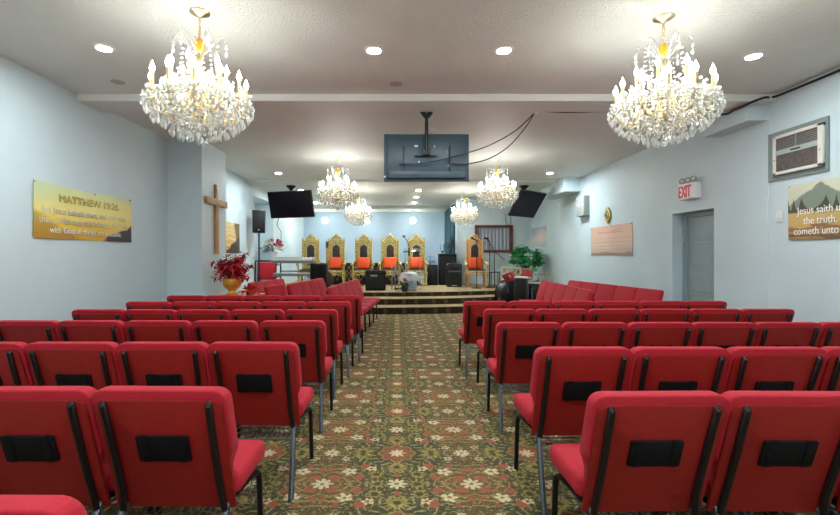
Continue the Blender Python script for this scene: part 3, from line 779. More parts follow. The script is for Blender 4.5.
# ------------------------------------------------------------------ cables
def cable(label, pts, r=.007, name='cable'):
    return tag(MB().tube(pts, r, 6).build(name, M['cable']), label, 'cable')
pA = Vector((1.72, 5.52, 3.155))
def smoothpts(ps, n=8):
    ps = [Vector(p) for p in ps]; out = []
    for i in range(len(ps) - 1):
        p0, p1, p2, p3 = ps[max(i - 1, 0)], ps[i], ps[i + 1], ps[min(i + 2, len(ps) - 1)]
        for k in range(n):
            t = k / n
            out.append(.5 * ((2 * p1) + (-p0 + p2) * t + (2 * p0 - 5 * p1 + 4 * p2 - p3) * t * t + (-p0 + 3 * p1 - 3 * p2 + p3) * t ** 3))
    return out + [ps[-1]]
cable('lower black cable looping from the beam to the centre television', smoothpts([pA, P(525, 128, 5.6), P(508, 147, 5.62), P(488, 159, 5.62), P(465, 164.5, 5.63), P(452, 164, 5.63)]))
cable('upper black cable stretched from the beam across the television back', smoothpts([pA, P(515, 131, 5.58), P(490, 145, 5.6), P(467, 153, 5.61), P(440, 160, 5.61), P(420, 163.5, 5.62), P(399, 164, 5.63)]))
sk = MB().box((1.74, 5.505, 3.18), (.05, .03, .06), bev=.006).build('cable_box', M['white_trim']); tag(sk, 'tiny white cable box on the beam where two cables start', 'cable box')
cable('long black cable strung along the beam and the exit side wall top', smoothpts([(1.74, 5.53, 3.2), (2.1, 5.53, 3.18), (2.7, 5.53, 3.19), (3.4, 5.52, 3.175), (4.05, 5.51, 3.14), (4.10, 5.35, 3.145), (4.11, 5.08, 3.15), (4.24, 5.065, 3.195), (4.355, 5.05, 3.205), (4.357, 4.4, 3.20), (4.357, 3.6, 3.207), (4.357, 2.5, 3.205)]), .014)
cable('thin cables dangling below the keyboard side television', smoothpts([P(280, 216, 11.9), P(277, 225, 11.9), P(281, 232, 11.9), P(280.5, 243, 11.9)]), .008)
cable('thin cable loop dangling below the window side television', smoothpts([P(506, 214, 11.8), P(506, 222, 11.8), P(509, 226, 11.8), P(511, 222, 11.8), P(510, 214, 11.8)]), .008)

# ------------------------------------------------------------------ banners and wall things
def banner(name, label, cat, x, ya, yb, z0, z1, m, face, sag=0.0, nails=True):
    """hung on a side wall; face=+1 faces +X. u runs 0..1 from the reader's left edge (ya) to the right edge (yb)"""
    t = thing(name, label, cat, (x, (ya + yb) / 2, (z0 + z1) / 2))
    mb = MB(); bm = mb.bm; uvl = bm.loops.layers.uv.new('UVMap'); n = 16; k = 6
    g = []
    for i in range(n + 1):
        col = []
        for j in range(k + 1):
            u, v = i / n, j / k
            zz = z0 + (z1 - z0) * v
            if v > 0: zz -= sag * 4 * u * (1 - u) * v
            xx = .006 * math.sin(u * 9 + v * 2) * face
            col.append(bm.verts.new((face * .008 + xx, ya + (yb - ya) * u - (ya + yb) / 2, zz - (z0 + z1) / 2)))
        g.append(col)
    for i in range(n):
        for j in range(k):
            fc = bm.faces.new((g[i][j], g[i + 1][j], g[i + 1][j + 1], g[i][j + 1]))
            for lp, (p, q) in zip(fc.loops, ((i, j), (i + 1, j), (i + 1, j + 1), (i, j + 1))): lp[uvl].uv = (p / n, q / k)
    bmesh.ops.recalc_face_normals(bm, faces=bm.faces)
    r = bmesh.ops.solidify(bm, geom=bm.faces[:], thickness=.003)
    mb.build('sheet', m, t)
    if nails:
        for u in (.01, .55, .985):
            MB().ball((face * .010, ya + (yb - ya) * u - (ya + yb) / 2, (z1 - z0) / 2 - .02 - sag * 4 * u * (1 - u)), .011, 1).build('nail', M['darkglass'], t)
    return t
def wall_text(t, body, size, m, u_y, z, face, sx=1.0, bold=.0, off=.02, align='LEFT', name='lettering'):
    # text plane: text x -> reader's right, text y -> up
    R = Matrix(((0, 0, face, face * off), (face, 0, 0, u_y), (0, 1, 0, z), (0, 0, 0, 1)))
    return text_mesh(name, body, size, m, t, R, align, .001, 0, sx)
gb = banner('scripture_banner', 'golden sunset scripture banner on the wall before the wooden cross', 'banner', XL, 4.46, 6.11, 1.555, 2.155, M['banner_gold'], 1, .02)
for dx, dz, mm, of in ((.012, -.010, M['textdark'], .016), (0, 0, M['textgold'], .018)):
    wall_text(gb, 'MATTHEW 19:26', .115, mm, -.50 + dx, .115 + dz, 1, 1.20, .004, of, name='heading')
for s_, z, y in (('But Jesus beheld them, and said unto', -.025, -.73), ('them, With men this is impossible; but', -.130, -.76), ('with God all things are possible.', -.235, -.62)):
    for dx, dz, mm, of in ((.008, -.006, M['textdark'], .014), (0, 0, M['textpale'] if z > -.2 else M['textwhite'], .018)):
        wall_text(gb, s_, .094, mm, y + dx, z + dz, 1, 1.0, .002, of)
mb_ = banner('scripture_banner', 'mountain landscape scripture banner with white words below the big air conditioner', 'banner', XR, 4.91, 3.25, 1.545, 2.155, M['banner_mountain'], -1, .0)
for s_, z, y in (('Jesus saith unto him, I am the way,', -.030, .715), ('the truth, and the life: no man', -.140, .645), ('cometh unto the Father, but by me.', -.25, .76)):
    for dx, dz, mm, of in ((-.008, -.006, M['textdark'], .014), (0, 0, M['textwhite'], .018)):
        wall_text(mb_, s_, .112, mm, y + dx, z + dz, -1, .85, .005, of)
pb = banner('scripture_banner', 'faded peach banner with small dark print under the gold wall ornament', 'banner', XR, 9.90, 8.17, 1.37, 1.985, M['banner_peach'], -1, .0)
ab = banner('scripture_banner', 'amber landscape banner partly hidden behind the cross column', 'banner', XL, 8.75, 10.32, 1.42, 2.10, M['banner_amber'], 1, .0)
banner('picture', 'small pastel sky picture above the leafy plant', 'picture', XR, 14.3, 12.85, 1.62, 2.24, M['picture_pastel'], -1, 0, False)

cr_ = thing('wooden_cross', 'plain honey-coloured wooden cross fixed to the column', 'cross', (-3.14, 7.60, 1.40))
MB().b2(0, .045, -.06, .06, 0, 1.19, bev=.006).build('upright', M['wood'], cr_)
MB().b2(.004, .05, -.43, .43, .83, .945, bev=.006).build('crossbar', M['wood'], cr_)
sn = MB().b2(-3.14, -3.132, 7.58, 7.74, 1.06, 1.22).build('notice', M['switch'], smooth=False); tag(sn, 'small pale notice stuck on the column below the cross', 'notice')

# air conditioners
ac = thing('air_conditioner', 'big window air conditioner in a grey green board above the mountain banner', 'air conditioner', (XR, 4.81, 2.51))
MB().b2(-.02, 0, -.36, .36, -.275, .28).build('mounting_board', M['acboard'], ac, smooth=False)
fr = MB()
fr.b2(-.10, -.02, -.25, -.20, -.22, .225, .006); fr.b2(-.10, -.02, .27, .31, -.22, .225, .006); fr.b2(-.10, -.02, -.25, .31, -.22, -.185, .006); fr.b2(-.10, -.02, -.25, .31, .19, .225, .006)
fr.build('case', M['acframe'], ac)
MB().b2(-.085, -.02, -.2, .27, .055, .19).build('outlet_grille', M['acgrille'], ac, smooth=False)
v = MB()
for q in range(6): v.b2(-.092, -.08, -.2, .27, .065 + q * .02, .069 + q * .02)
v.b2(-.095, -.08, .03, .04, .055, .19); v.build('louvre', M['acboard'], ac, smooth=False)
MB().b2(-.098, -.02, -.2, .27, .0, .055, .004).build('control_strip', M['acgreen'], ac)
MB().b2(-.104, -.096, -.02, .09, .018, .035).build('control_display', M['black'], ac, smooth=False)
MB().b2(-.085, -.02, -.2, .27, -.185, .0).build('intake_grille', M['acgrille'], ac, smooth=False)
for y in (-.225, .285): MB().ball((-.101, y, -.05), .008, 1).build('screw', M['darkglass'], ac)
v = MB()
for q in range(22): v.b2(-.089, -.08, -.195 + q * .021, -.191 + q * .021, -.185, 0)
v.build('grille_bars', M['acgrille'], ac, smooth=False)
for ch in ac.children:
    if ch.name.startswith('mounting'): continue
    for v in ch.data.vertices:
        v.co.x = -.02 + (v.co.x + .02) * .45; v.co.y = -.335 + (v.co.y + .25) * 1.0625; v.co.z = v.co.z * 1.0
a2 = thing('air_conditioner', 'small air conditioner high on the wall beyond the gold ornament', 'air conditioner', (XR, 10.2, 2.51))
MB().b2(-.20, 0, -.26, .26, -.25, .25, .01).build('case', M['acgreen'], a2)
v = MB(); v.b2(-.215, -.2, -.235, .235, .10, .225, .004); v.b2(-.215, -.2, -.235, .235, -.225, .06, .004); v.build('front_panel', M['acframe'], a2)
v = MB()
for q in range(7): v.b2(-.222, -.214, -.21, .21, -.20 + q * .035, -.185 + q * .035)
for q in range(3): v.b2(-.222, -.214, -.21, .21, .125 + q * .035, .14 + q * .035)
v.build('louvre', M['acboard'], a2, smooth=False)

for ch in a2.children:
    for v in ch.data.vertices: v.co.x *= .7; v.co.y *= .80; v.co.z *= .92
# exit sign
ex = thing('exit_sign', 'white EXIT sign with red letters and emergency lamps above the door', 'exit sign', (XR, 6.495, 2.32))
MB().b2(-.125, 0, -.165, .165, -.115, .115, .006).build('case', M['exitwhite'], ex)
R = Matrix(((0, 0, -1, -.1255), (-1, 0, 0, .155), (0, 1, 0, -.083), (0, 0, 0, 1)))
text_mesh('lettering', 'EXIT', .24, M['exitred'], ex, R, 'LEFT', .002, .006, .56)
LAMP = lambda y: Matrix.Translation((-.085, y, .165)) @ Vector((-.75, -.62, -.15)).to_track_quat('Z', 'Y').to_matrix().to_4x4() @ Matrix.Diagonal((.82, .82, .82, 1))
for y in (-.12, .0, .12):
    h = MB().lathe([(0, -.035), (.035, -.03), (.05, 0), (.053, .02), (.048, .025)], 16, LAMP(y)).build('lamp_head', M['keygrey'], ex)
    MB().lathe([(0, .03), (.03, .027), (.047, .020)], 16, LAMP(y)).build('lamp_lens', M['clear'], h)
    MB().tube([(-.07, y, .11), (-.085, y, .15)], .008, 6).build('lamp_stem', M['silver'], h)
go = thing('wall_ornament', 'gold leaf-shaped wall ornament above the peach banner', 'ornament', (XR, 9.1, 2.20))
pts = []
for k in range(17):
    t_ = k / 16; pts.append((.12 * math.sin(PI * t_) ** .8, -.17 + .34 * t_))
pts += [(-x, z) for x, z in reversed(pts[1:-1])]
MB().prism(pts, .03, Matrix.Translation((-.035, 0, 0)) @ Matrix.Rotation(-PI / 2, 4, 'Z') @ Matrix.Translation((0, -.0, 0)), bev=.008).build('leaf_shield', M['thronegold'], go)
MB().tube([(-.05, .075 * math.cos(a) * (1 - a / 12), .075 * math.sin(a) * (1 - a / 12)) for a in [k * .35 for k in range(28)]], .012, 6).build('scroll', M['gold'], go)
sw = thing('light_switch', 'small white switch plate beside the mountain banner', 'switch', (XR, 5.03, 1.82))
MB().b2(-.012, 0, -.04, .04, -.065, .065, .003).build('plate', M['switch'], sw); MB().box((-.018, 0, 0), (.014, .012, .03), bev=.002).build('toggle', M['white_trim'], sw)

# ------------------------------------------------------------------ flower table beside the cross
ft = thing('flower_table', 'low maple table under the red leaf arrangement', 'table', (-2.55, 7.15, 0))
MB().box((0, 0, .725), (.72, .55, .03), bev=.006).build('tabletop', M['tablewood'], ft)
MB().box((0, 0, .68), (.62, .45, .06)).build('apron', M['tablewood'], ft, smooth=False)
for sx in (-1, 1):
    for sy in (-1, 1): MB().box((sx * .31, sy * .22, .355), (.045, .045, .71), bev=.004).build('leg', M['tablewood'], ft)
def leaf(mb, p, d, L_, w_, droop=.3, up=None):
    d = Vector(d).normalized(); s_ = d.cross(Vector((0, 0, 1)))
    s_ = s_.normalized() if s_.length > .05 else Vector((1, 0, 0))
    p = Vector(p); q = [p, p + d * L_ * .35 + s_ * w_, p + d * L_ * .75 + s_ * w_ * .7 - Vector((0, 0, droop * L_ * .4)), p + d * L_ - Vector((0, 0, droop * L_))]
    l = [p + d * L_ * .35 - s_ * w_, p + d * L_ * .75 - s_ * w_ * .7 - Vector((0, 0, droop * L_ * .4))]
    c1 = p + d * L_ * .35 + Vector((0, 0, w_ * -.4)); c2 = p + d * L_ * .75 - Vector((0, 0, droop * L_ * .4 + w_ * .3))
    bm = mb.bm; V = [bm.verts.new(v) for v in (q[0], q[1], q[2], q[3], l[0], l[1], c1, c2)]
    for f in ((0, 1, 6), (1, 2, 7, 6), (2, 3, 7), (0, 6, 4), (6, 7, 5, 4), (7, 3, 5)): bm.faces.new([V[i] for i in f])
def rdir(rnd, zmin=-.2, zmax=1): 
    a = rnd.uniform(0, 2 * PI); z = rnd.uniform(zmin, zmax); r = math.sqrt(max(0, 1 - z * z)); return Vector((r * math.cos(a), r * math.sin(a), z))
fv = thing('flower_arrangement', 'red leaf arrangement in an antique gold vase on the maple table', 'flowers', (-2.66, 7.10, .74))
MB().lathe([(0, 0), (.10, 0), (.11, .015), (.06, .035), (.05, .06), (.08, .09), (.13, .13), (.15, .20), (.14, .255), (.155, .275), (.14, .275), (.12, .25), (0, .24)], 24).build('vase', M['goldvase'], fv)
rnd = random.Random(3); lm = MB(); sm = MB()
for k in range(64):
    d_ = rdir(rnd, -.45, .9); L_ = rnd.uniform(.20, .40); tip = Vector((0, 0, .40)) + Vector((d_.x * L_ * .80, d_.y * L_ * .7, d_.z * L_ * 1.0))
    sm.tube([(0, 0, .22), Vector((0, 0, .26)) + Vector((d_.x, d_.y, d_.z)) * L_ * .5 + Vector((0, 0, .04)), tip], .004, 4)
    for q in range(13):
        e = rdir(rnd, -.7, .6); leaf(lm, tip + e * .012 - d_ * rnd.uniform(0, .16), e, rnd.uniform(.07, .13), rnd.uniform(.014, .026), .35)
lm.build('leaves', M['redflower'], fv); sm.build('stems', M['brown'], fv)
fo = thing('flower_arrangement', 'orange-red fabric leaf spray lying beside the gold vase', 'flowers', (-2.34, 6.98, .74)); lm = MB()
MB().lathe([(0, 0), (.05, 0), (.06, .05), (.04, .06), (0, .06)], 12).build('pot', M['redorange'], fo)
for k in range(26):
    e = rdir(rnd, -.1, .9); leaf(lm, Vector((0, 0, .06)) + e * .02, e, rnd.uniform(.12, .22), rnd.uniform(.035, .06), .4)
lm.build('leaves', M['redorange'], fo)

# ------------------------------------------------------------------ loudspeaker on pole, keyboard, pedestal flowers
sp = P(259, 222, 10.8)
st = thing('speaker_stand', 'black tripod pole stand carrying the high loudspeaker', 'speaker stand', (sp.x, 10.8, 0))
MB().tube([(0, 0, .12), (0, 0, 1.93)], .02, 10).build('pole', M['black'], st)
MB().tube([(0, 0, .75), (0, 0, .85)], .034, 10).build('collar', M['black'], st)
MB().box((.05, 0, 1.55), (.05, .02, .03), bev=.004).build('cable_clip', M['black'], st)
for k in range(3):
    a = k * 2 * PI / 3 + .5; MB().tube([(0, 0, .8), (.33 * math.cos(a), .33 * math.sin(a), .012)], .011, 8).build('leg', M['black'], st)
s1 = thing('loudspeaker', 'black loudspeaker raised on the pole stand by the wall recess', 'loudspeaker', (sp.x, 10.8, 1.92), .25)
MB().prism([(-.145, 0), (.145, 0), (.155, .55), (-.155, .55)], .28, Matrix.Translation((0, -.14, 0)), bev=.015).build('cabinet', M['black'], s1)
MB().box((0, -.145, .30), (.26, .012, .46), bev=.004).build('grille', M['grille'], s1)
MB().box((0, -.153, .07), (.03, .004, .03)).build('badge', M['silver'], s1)
kc = P(266, 276, 12.35)
kch = thing('piano_chair', 'black-framed red padded chair behind the keyboard stand', 'chair', (kc.x, 12.25, Z3), .2)
MB().box((0, 0, .16), (.52, .45, .06), bev=.02).build('seat', M['seat_red'], kch); MB().box((.02, .20, .50), (.50, .06, .50), rot=(-.12, 0, 0), bev=.025).build('backrest', M['seat_red'], kch)
f_ = MB()
for sx in (-1, 1): f_.tube([(sx * .27, -.2, 0), (sx * .27, -.2, .2), (sx * .28, .16, .2), (sx * .28, .25, .78)], .022, 8); f_.tube([(sx * .27, .2, 0), (sx * .27, .17, .25)], .02, 8)
f_.tube([(-.28, .25, .78), (.28, .25, .78)], .022, 8); f_.build('frame', M['black'], kch)
kx0, kx1 = P(273, 260, 12.0).x, P(314, 260, 12.0).x; kcx = (kx0 + kx1) / 2
ks = thing('keyboard_stand', 'black two tier stand under the long stage keyboard', 'keyboard stand', (kcx, 12.05, Z3))
for sx in (-.42, .42):
    MB().tube([(sx, .22, .0), (sx, .22, .74)], .02, 8).build('post', M['black'], ks); MB().tube([(sx, -.2, .01), (sx, .24, .01)], .02, 8).build('foot', M['black'], ks)
    MB().tube([(sx, .22, .66), (sx, -.2, .70)], .018, 8).build('arm', M['black'], ks); MB().tube([(sx, .22, .34), (sx, -.2, .36)], .018, 8).build('arm', M['black'], ks)
MB().tube([(-.42, .22, .5), (.42, .22, .5)], .016, 8).build('cross_rail', M['black'], ks)
kb = thing('keyboard', 'long pale stage keyboard on the upper tier of the stand', 'keyboard', (kcx, 12.0, Z3 + .776))
MB().box((0, 0, .02), (1.12, .36, .14), bev=.012).build('body', M['keygrey'], kb); MB().box((0, -.182, .055), (1.10, .012, .06), bev=.003).build('front_rail', M['keywhite'], kb)
MB().box((0, -.08, .096), (1.02, .16, .016), bev=.003).build('white_keys', M['keywhite'], kb)
v = MB()
for q in range(35):
    if q % 7 not in (2, 6): v.box((-.49 + q * .0285, -.045, .108), (.014, .09, .012))
v.build('black_keys', M['black'], kb, smooth=False)
MB().box((0, .11, .10), (1.08, .11, .03), bev=.006).build('control_panel', M['keywhite'], kb)
k2 = thing('keyboard', 'dark lower keyboard on the second tier of the stand', 'keyboard', (kcx - .02, 12.0, Z3 + .38))
MB().box((0, 0, .035), (1.02, .32, .07), bev=.01).build('body', M['keygrey'], k2); MB().box((0, -.07, .076), (.94, .14, .014), bev=.003).build('white_keys', M['keywhite'], k2)
bag = P(319, 276, 12.0)
bg = thing('covered_amplifier', 'tall amplifier under a black cloth right beside the keyboard', 'amplifier', (bag.x, 12.05, Z3))
MB().box((0, 0, .36), (.42, .36, .72), bev=.05, seg=3).build('cloth_cover', M['blacksat'], bg)
fl = MB()
for k in range(10):
    a = -.2 + .044 * k; fl.tube([(a, -.19, .64), (a + .008, -.21, .3), (a - .004, -.20, .01)], .016, 6)
fl.build('cloth_folds', M['blacksat'], bg)
gt = P(326, 275, 12.15)
gs = thing('bass_guitar', 'brown bass guitar standing upright behind the covered amplifier', 'guitar', (gt.x, 12.3, Z3), .1)
MB().prism([(.16 * math.cos(a) * (1 + .22 * math.cos(2 * a)), .27 + .25 * math.sin(a)) for a in [k * PI / 12 for k in range(24)]], .05, None, bev=.01).build('body', M['brown'], gs)
MB().box((0, .01, .78), (.05, .03, .75), bev=.005).build('neck', M['wood'], gs); MB().prism([(-.035, 1.12), (.035, 1.12), (.05, 1.30), (-.03, 1.34)], .03).build('headstock', M['brown'], gs)
pf = P(274, 262, 12.98)
pd = thing('pedestal', 'white pedestal column under the pink and white flowers', 'pedestal', (pf.x, 12.98, Z3))
MB().lathe([(0, 0), (.17, 0), (.17, .05), (.13, .09), (.115, .13), (.115, .66), (.14, .70), (.17, .73), (.17, .77), (0, .77)], 20).build('column', M['white_trim'], pd)
pv = thing('flower_arrangement', 'white and magenta flower arrangement in a pale vase behind the keyboard', 'flowers', (pf.x, 12.98, Z3 + .77))
MB().lathe([(0, 0), (.08, 0), (.10, .08), (.12, .20), (.14, .27), (.10, .26), (0, .25)], 18).build('vase', M['white_trim'], pv)
wm, pk, gm, rd = MB(), MB(), MB(), MB()
for k in range(42):
    d_ = rdir(rnd, -.15, .9); c_ = Vector((0, 0, .40)) + Vector((d_.x * .26, d_.y * .2, d_.z * .24)); 
    tgt = pk if (d_.x > .1 and d_.z > .2 and rnd.random() < .8) else (rd if rnd.random() < .3 else wm)
    for q in range(9):
        e = rdir(rnd, -.3, 1); leaf(tgt, c_ + e * .008, e, rnd.uniform(.06, .10), .032, .3)
for k in range(40):
    d_ = rdir(rnd, -.2, .9); leaf(gm, Vector((0, 0, .34)) + d_ * .12, d_, rnd.uniform(.12, .24), .022, .3)
wm.build('white_blooms', M['white_petal'], pv); pk.build('magenta_blooms', M['pink'], pv); gm.build('leaves', M['darkgreen'], pv); rd.build('red_blooms', M['redflower'], pv)

# ------------------------------------------------------------------ thrones
def make_throne(gm):
    t = thing('throne', '', 'throne')
    def side(x): return x
    out = [(.25, .42), (.24, .9), (.235, 1.0), (.235, 1.28), (.22, 1.33), (.205, 1.35), (.215, 1.40), (.185, 1.44), (.165, 1.49), (.125, 1.525), (.085, 1.545), (.06, 1.58), (.02, 1.605), (0, 1.62)]
    out = out + [(-x, z) for x, z in reversed(out[:-1])]
    MB().prism(out, .06, Matrix.Translation((0, .20, 0)), bev=.012).build('back_frame', gm, t)
    for s in (-1, 1):
        MB().lathe([(.020, .40), (.024, .7), (.028, 1.0), (.022, 1.02), (.03, 1.06), (.024, 1.10), (.024, 1.36), (.034, 1.38), (.03, 1.41), (.012, 1.44), (.02, 1.465), (0, 1.50)], 12, Matrix.Translation((s * .250, .19, 0))).build('back_post', gm, t)
    crest = MB()
    for s in (-1, 1):
        crest.tube([(s * (.20 - .012 * a * math.cos(a) - .05), .195, 1.38 + .018 * a * math.sin(a) * .6) for a in [k * .5 for k in range(12)]], .014, 6)
        crest.tube([(s * .25, .19, 1.33), (s * .20, .185, 1.39), (s * .12, .185, 1.45), (s * .05, .185, 1.53), (0, .185, 1.58)], .016, 6)
    for k in range(5): crest.ball((0, .19, 1.31 + .055 * k), .035 - .004 * k, 1, (1, .6, 1))
    crest.ball((0, .20, 1.62), .022, 1)
    crest.build('crest', gm, t)
    pan = [(.115, .78)] + [(.115 * math.cos(a), 1.13 + .115 * 1.25 * math.sin(a)) for a in [k * PI / 10 for k in range(11)]] + [(-.115, .78)]
    MB().prism(pan, .03, Matrix.Translation((0, .175, 0)), bev=.01).build('back_panel', M['tufted'], t)
    bead = MB()
    bead.tube([(.128, .185, .72)] + [(.128 * math.cos(a), .185, 1.135 + .155 * math.sin(a)) for a in [k * PI / 10 for k in range(11)]] + [(-.128, .185, .72)], .014, 6)
    bead.build('panel_moulding', gm, t)
    MB().box((0, -.04, .44), (.56, .50, .07), bev=.015).build('seat_rail', gm, t)
    MB().box((0, -.04, .485), (.50, .46, .05), bev=.02).build('seat', M['blackcush'], t)
    for s in (-1, 1):
        a = MB(); a.tube([(s * .29, .19, .74), (s * .31, .02, .72), (s * .32, -.14, .70), (s * .32, -.24, .69)], .032, 8)
        sc = [(s * .32, -.26 + .055 * math.cos(q) * (1 - q / 9), .655 + .055 * math.sin(q) * (1 - q / 9)) for q in [k * .5 for k in range(13)]]
        a.tube(sc, .020, 6); a.ball((s * .32, -.25, .66), .055, 2); a.tube([(s * .31, -.22, .66), (s * .30, -.24, .56), (s * .29, -.22, .46)], .026, 8)
        a.build('arm', gm, t)
        MB().lathe([(.05, .42), (.058, .38), (.048, .33), (.038, .24), (.030, .14), (.036, .08), (.05, .05), (.045, .015), (.03, 0)], 12, Matrix.Translation((s * .28, -.24, 0))).build('leg', gm, t)
        MB().box((s * .28, .19, .21), (.06, .06, .42), bev=.01).build('leg', gm, t)
    ap = MB(); ap.tube([(-.24, -.27, .40), (-.14, -.27, .33), (-.05, -.27, .37), (0, -.27, .32), (.05, -.27, .37), (.14, -.27, .33), (.24, -.27, .40)], .020, 6); ap.ball((0, -.27, .37), .04, 1, (1, .5, 1))
    ap.build('apron', gm, t)
    return t
def cushion(x, y, z, label, rz):
    c = MB().box((0, 0, 0), (.42, .13, .38), bev=.055, seg=4)
    for v in c.bm.verts:
        k = (abs(v.co.x) / .21) ** 2 * (abs(v.co.z) / .19) ** 2; v.co.y *= 1 - .45 * max((v.co.x / .21) ** 4, (v.co.z / .19) ** 4)
        v.co.x *= 1 - .07 * (1 - (v.co.z / .19) ** 2); v.co.z *= 1 - .07 * (1 - (v.co.x / .21) ** 2)
    o = c.build('cushion', M['orange']); o.location = (x, y, z); o.rotation_euler = (-.16, 0, rz)
    tag(o, label, 'cushion', 'orange cushions on the thrones')
YT = 13.75
th = make_throne(M['thronegold']); first = True
lab = ['gilded throne without a cushion, directly behind the keyboard', 'gilded throne beside the covered amplifier, orange cushion', 'gilded throne behind the square amplifier, orange cushion', 'gilded throne behind the silver lectern posts, orange cushion', 'gilded throne seen through the clear lectern, orange cushion']
cl = ['', 'orange cushion on the throne beside the covered amplifier', 'orange cushion on the throne behind the square amplifier', 'orange cushion on the throne behind the silver posts', 'orange cushion on the throne behind the clear lectern']
for k, px in enumerate((309.5, 335.3, 363.2, 390, 416.6)):
    x = P(px, 250, YT).x
    if first: th.location = (x, YT, Z3); th['label'] = lab[0]; th['group'] = 'gilded thrones in a row on the stage'; first = False
    else: dup(th, (x, YT, Z3), 0, lab[k], 'gilded thrones in a row on the stage')
    if k: cushion(x, YT + .07, Z3 + .70, cl[k], 0)
t6 = make_throne(M['thronepeach']); t6.location = (P(475.8, 250, 13.5).x, 13.5, Z3); t6['label'] = 'peach gold throne standing alone before the framed window'
cushion(t6.location.x, 13.57, Z3 + .70, 'orange cushion on the lone peach gold throne', 0)
# carved screen behind the thrones
rl = thing('altar_screen', 'low dark screen with gold lattice behind the throne row', 'screen', (-1.0, 14.15, Z3))
MB().b2(-1.45, 1.75, 0, .05, 0, .66).build('panel', M['tufted'], rl, smooth=False)
v = MB()
for k in range(17):
    x = -1.4 + k * .19
    v.tube([(x + .07 * math.cos(a), -.012, .36 + .09 * math.sin(a)) for a in [q * PI / 6 for q in range(12)]], .012, 5, closed=True)
    v.tube([(x - .095, -.01, .12), (x + .095, -.01, .60)], .011, 5); v.tube([(x + .095, -.01, .12), (x - .095, -.01, .60)], .011, 5)
v.build('lattice', M['terra'], rl); MB().b2(-1.47, 1.77, -.03, .07, .64, .70, .008).build('top_rail', M['tufted'], rl)

# ------------------------------------------------------------------ stage front things
ap_ = P(375.5, 282, 11.75)
am = thing('guitar_amplifier', 'square black amplifier at the stage edge before the thrones', 'amplifier', (ap_.x, 11.85, Z3))
MB().box((0, 0, .275), (.54, .30, .52), bev=.02).build('cabinet', M['blacksat'], am)
MB().box((0, -.152, .24), (.48, .012, .40), bev=.004).build('grille', M['grille'], am); MB().box((-.04, -.160, .40), (.18, .006, .055)).build('nameplate', M['logo'], am, smooth=False)
MB().box((0, -.152, .495), (.48, .012, .05)).build('control_panel', M['black'], am, smooth=False)
MB().tube([(-.10, 0, .53), (-.09, 0, .56), (.09, 0, .56), (.10, 0, .53)], .012, 8).build('handle', M['black'], am)
for sx in (-.22, .22):
    for sy in (-.11, .11): MB().lathe([(.02, 0), (.02, .02)], 10, Matrix.Translation((sx, sy, 0))).build('rubber_foot', M['black'], am)
lx = P(405, 270, 12.1).x
le = thing('lectern', 'clear acrylic lectern with silver posts holding a gooseneck microphone', 'lectern', (lx, 12.32, Z3))
MB().box((0, 0, .012), (.62, .45, .024), bev=.004).build('base', M['acrylic'], le)
MB().box((.08, -.05, .52), (.46, .012, .98)).build('front_panel', M['acrylic'], le, smooth=False)
MB().box((.22, .0, 1.08), (.52, .40, .014), rot=(.25, 0, 0)).build('top_shelf', M['acrylic'], le, smooth=False)
for x, y in ((-.36, -.18), (-.28, -.18), (-.17, -.18)):
    MB().tube([(x, y, .0), (x, y, .66)], .017, 10).build('post', M['silver'], le)
for x in (.02, .42): MB().tube([(x, .05, .02), (x, .05, 1.06)], .012, 8).build('post', M['silver'], le)
gm_ = thing('gooseneck_microphone', 'black gooseneck microphone curving up from the clear lectern', 'microphone', (P(409, 255, 12.2).x, 12.2, 0))
b0 = P(408.5, 254, 12.2); 
MB().tube([(0, 0, P(0, 256, 12.2).z), (0, 0, P(0, 248, 12.2).z)], .022, 8).build('clamp', M['black'], gm_)
MB().tube(smoothpts([(0, 0, 1.5), (0, 0, P(0, 247, 12.2).z), (-.05, 0, P(0, 241, 12.2).z), (-.12, 0, P(0, 237.5, 12.2).z)]), .012, 6).build('gooseneck', M['black'], gm_)
MB().ball((-.14, 0, P(0, 236.3, 12.2).z), .034, 2, (1.3, 1, 1)).build('microphone_head', M['black'], gm_)
MB().tube([(-.17, 0, P(0, 252, 12.2).z), (0, 0, P(0, 251, 12.2).z)], .014, 6).build('side_arm', M['black'], gm_)
tx = P(409, 280, 11.8).x
tb = thing('small_table', 'small table draped in pale blue cloth in front of the lectern', 'table', (tx, 11.80, Z3))
MB().lathe([(0, .44), (.22, .44), (.22, .465), (0, .465)], 24).build('tabletop', M['white_trim'], tb); 
for k in range(4):
    a = k * PI / 2 + .6; MB().tube([(.17 * math.cos(a), .15 * math.sin(a), 0), (.16 * math.cos(a), .14 * math.sin(a), .45)], .016, 6).build('leg', M['silver'], tb)
v = MB()
for k in range(10):
    a = -2.2 + k * .20; v.tube([(.19 * math.cos(a), .19 * math.sin(a), .44), (.205 * math.cos(a), .205 * math.sin(a), .2), (.20 * math.cos(a + .02), .2 * math.sin(a), .03)], .026, 6)
v.build('cloth', M['bluecloth'], tb)
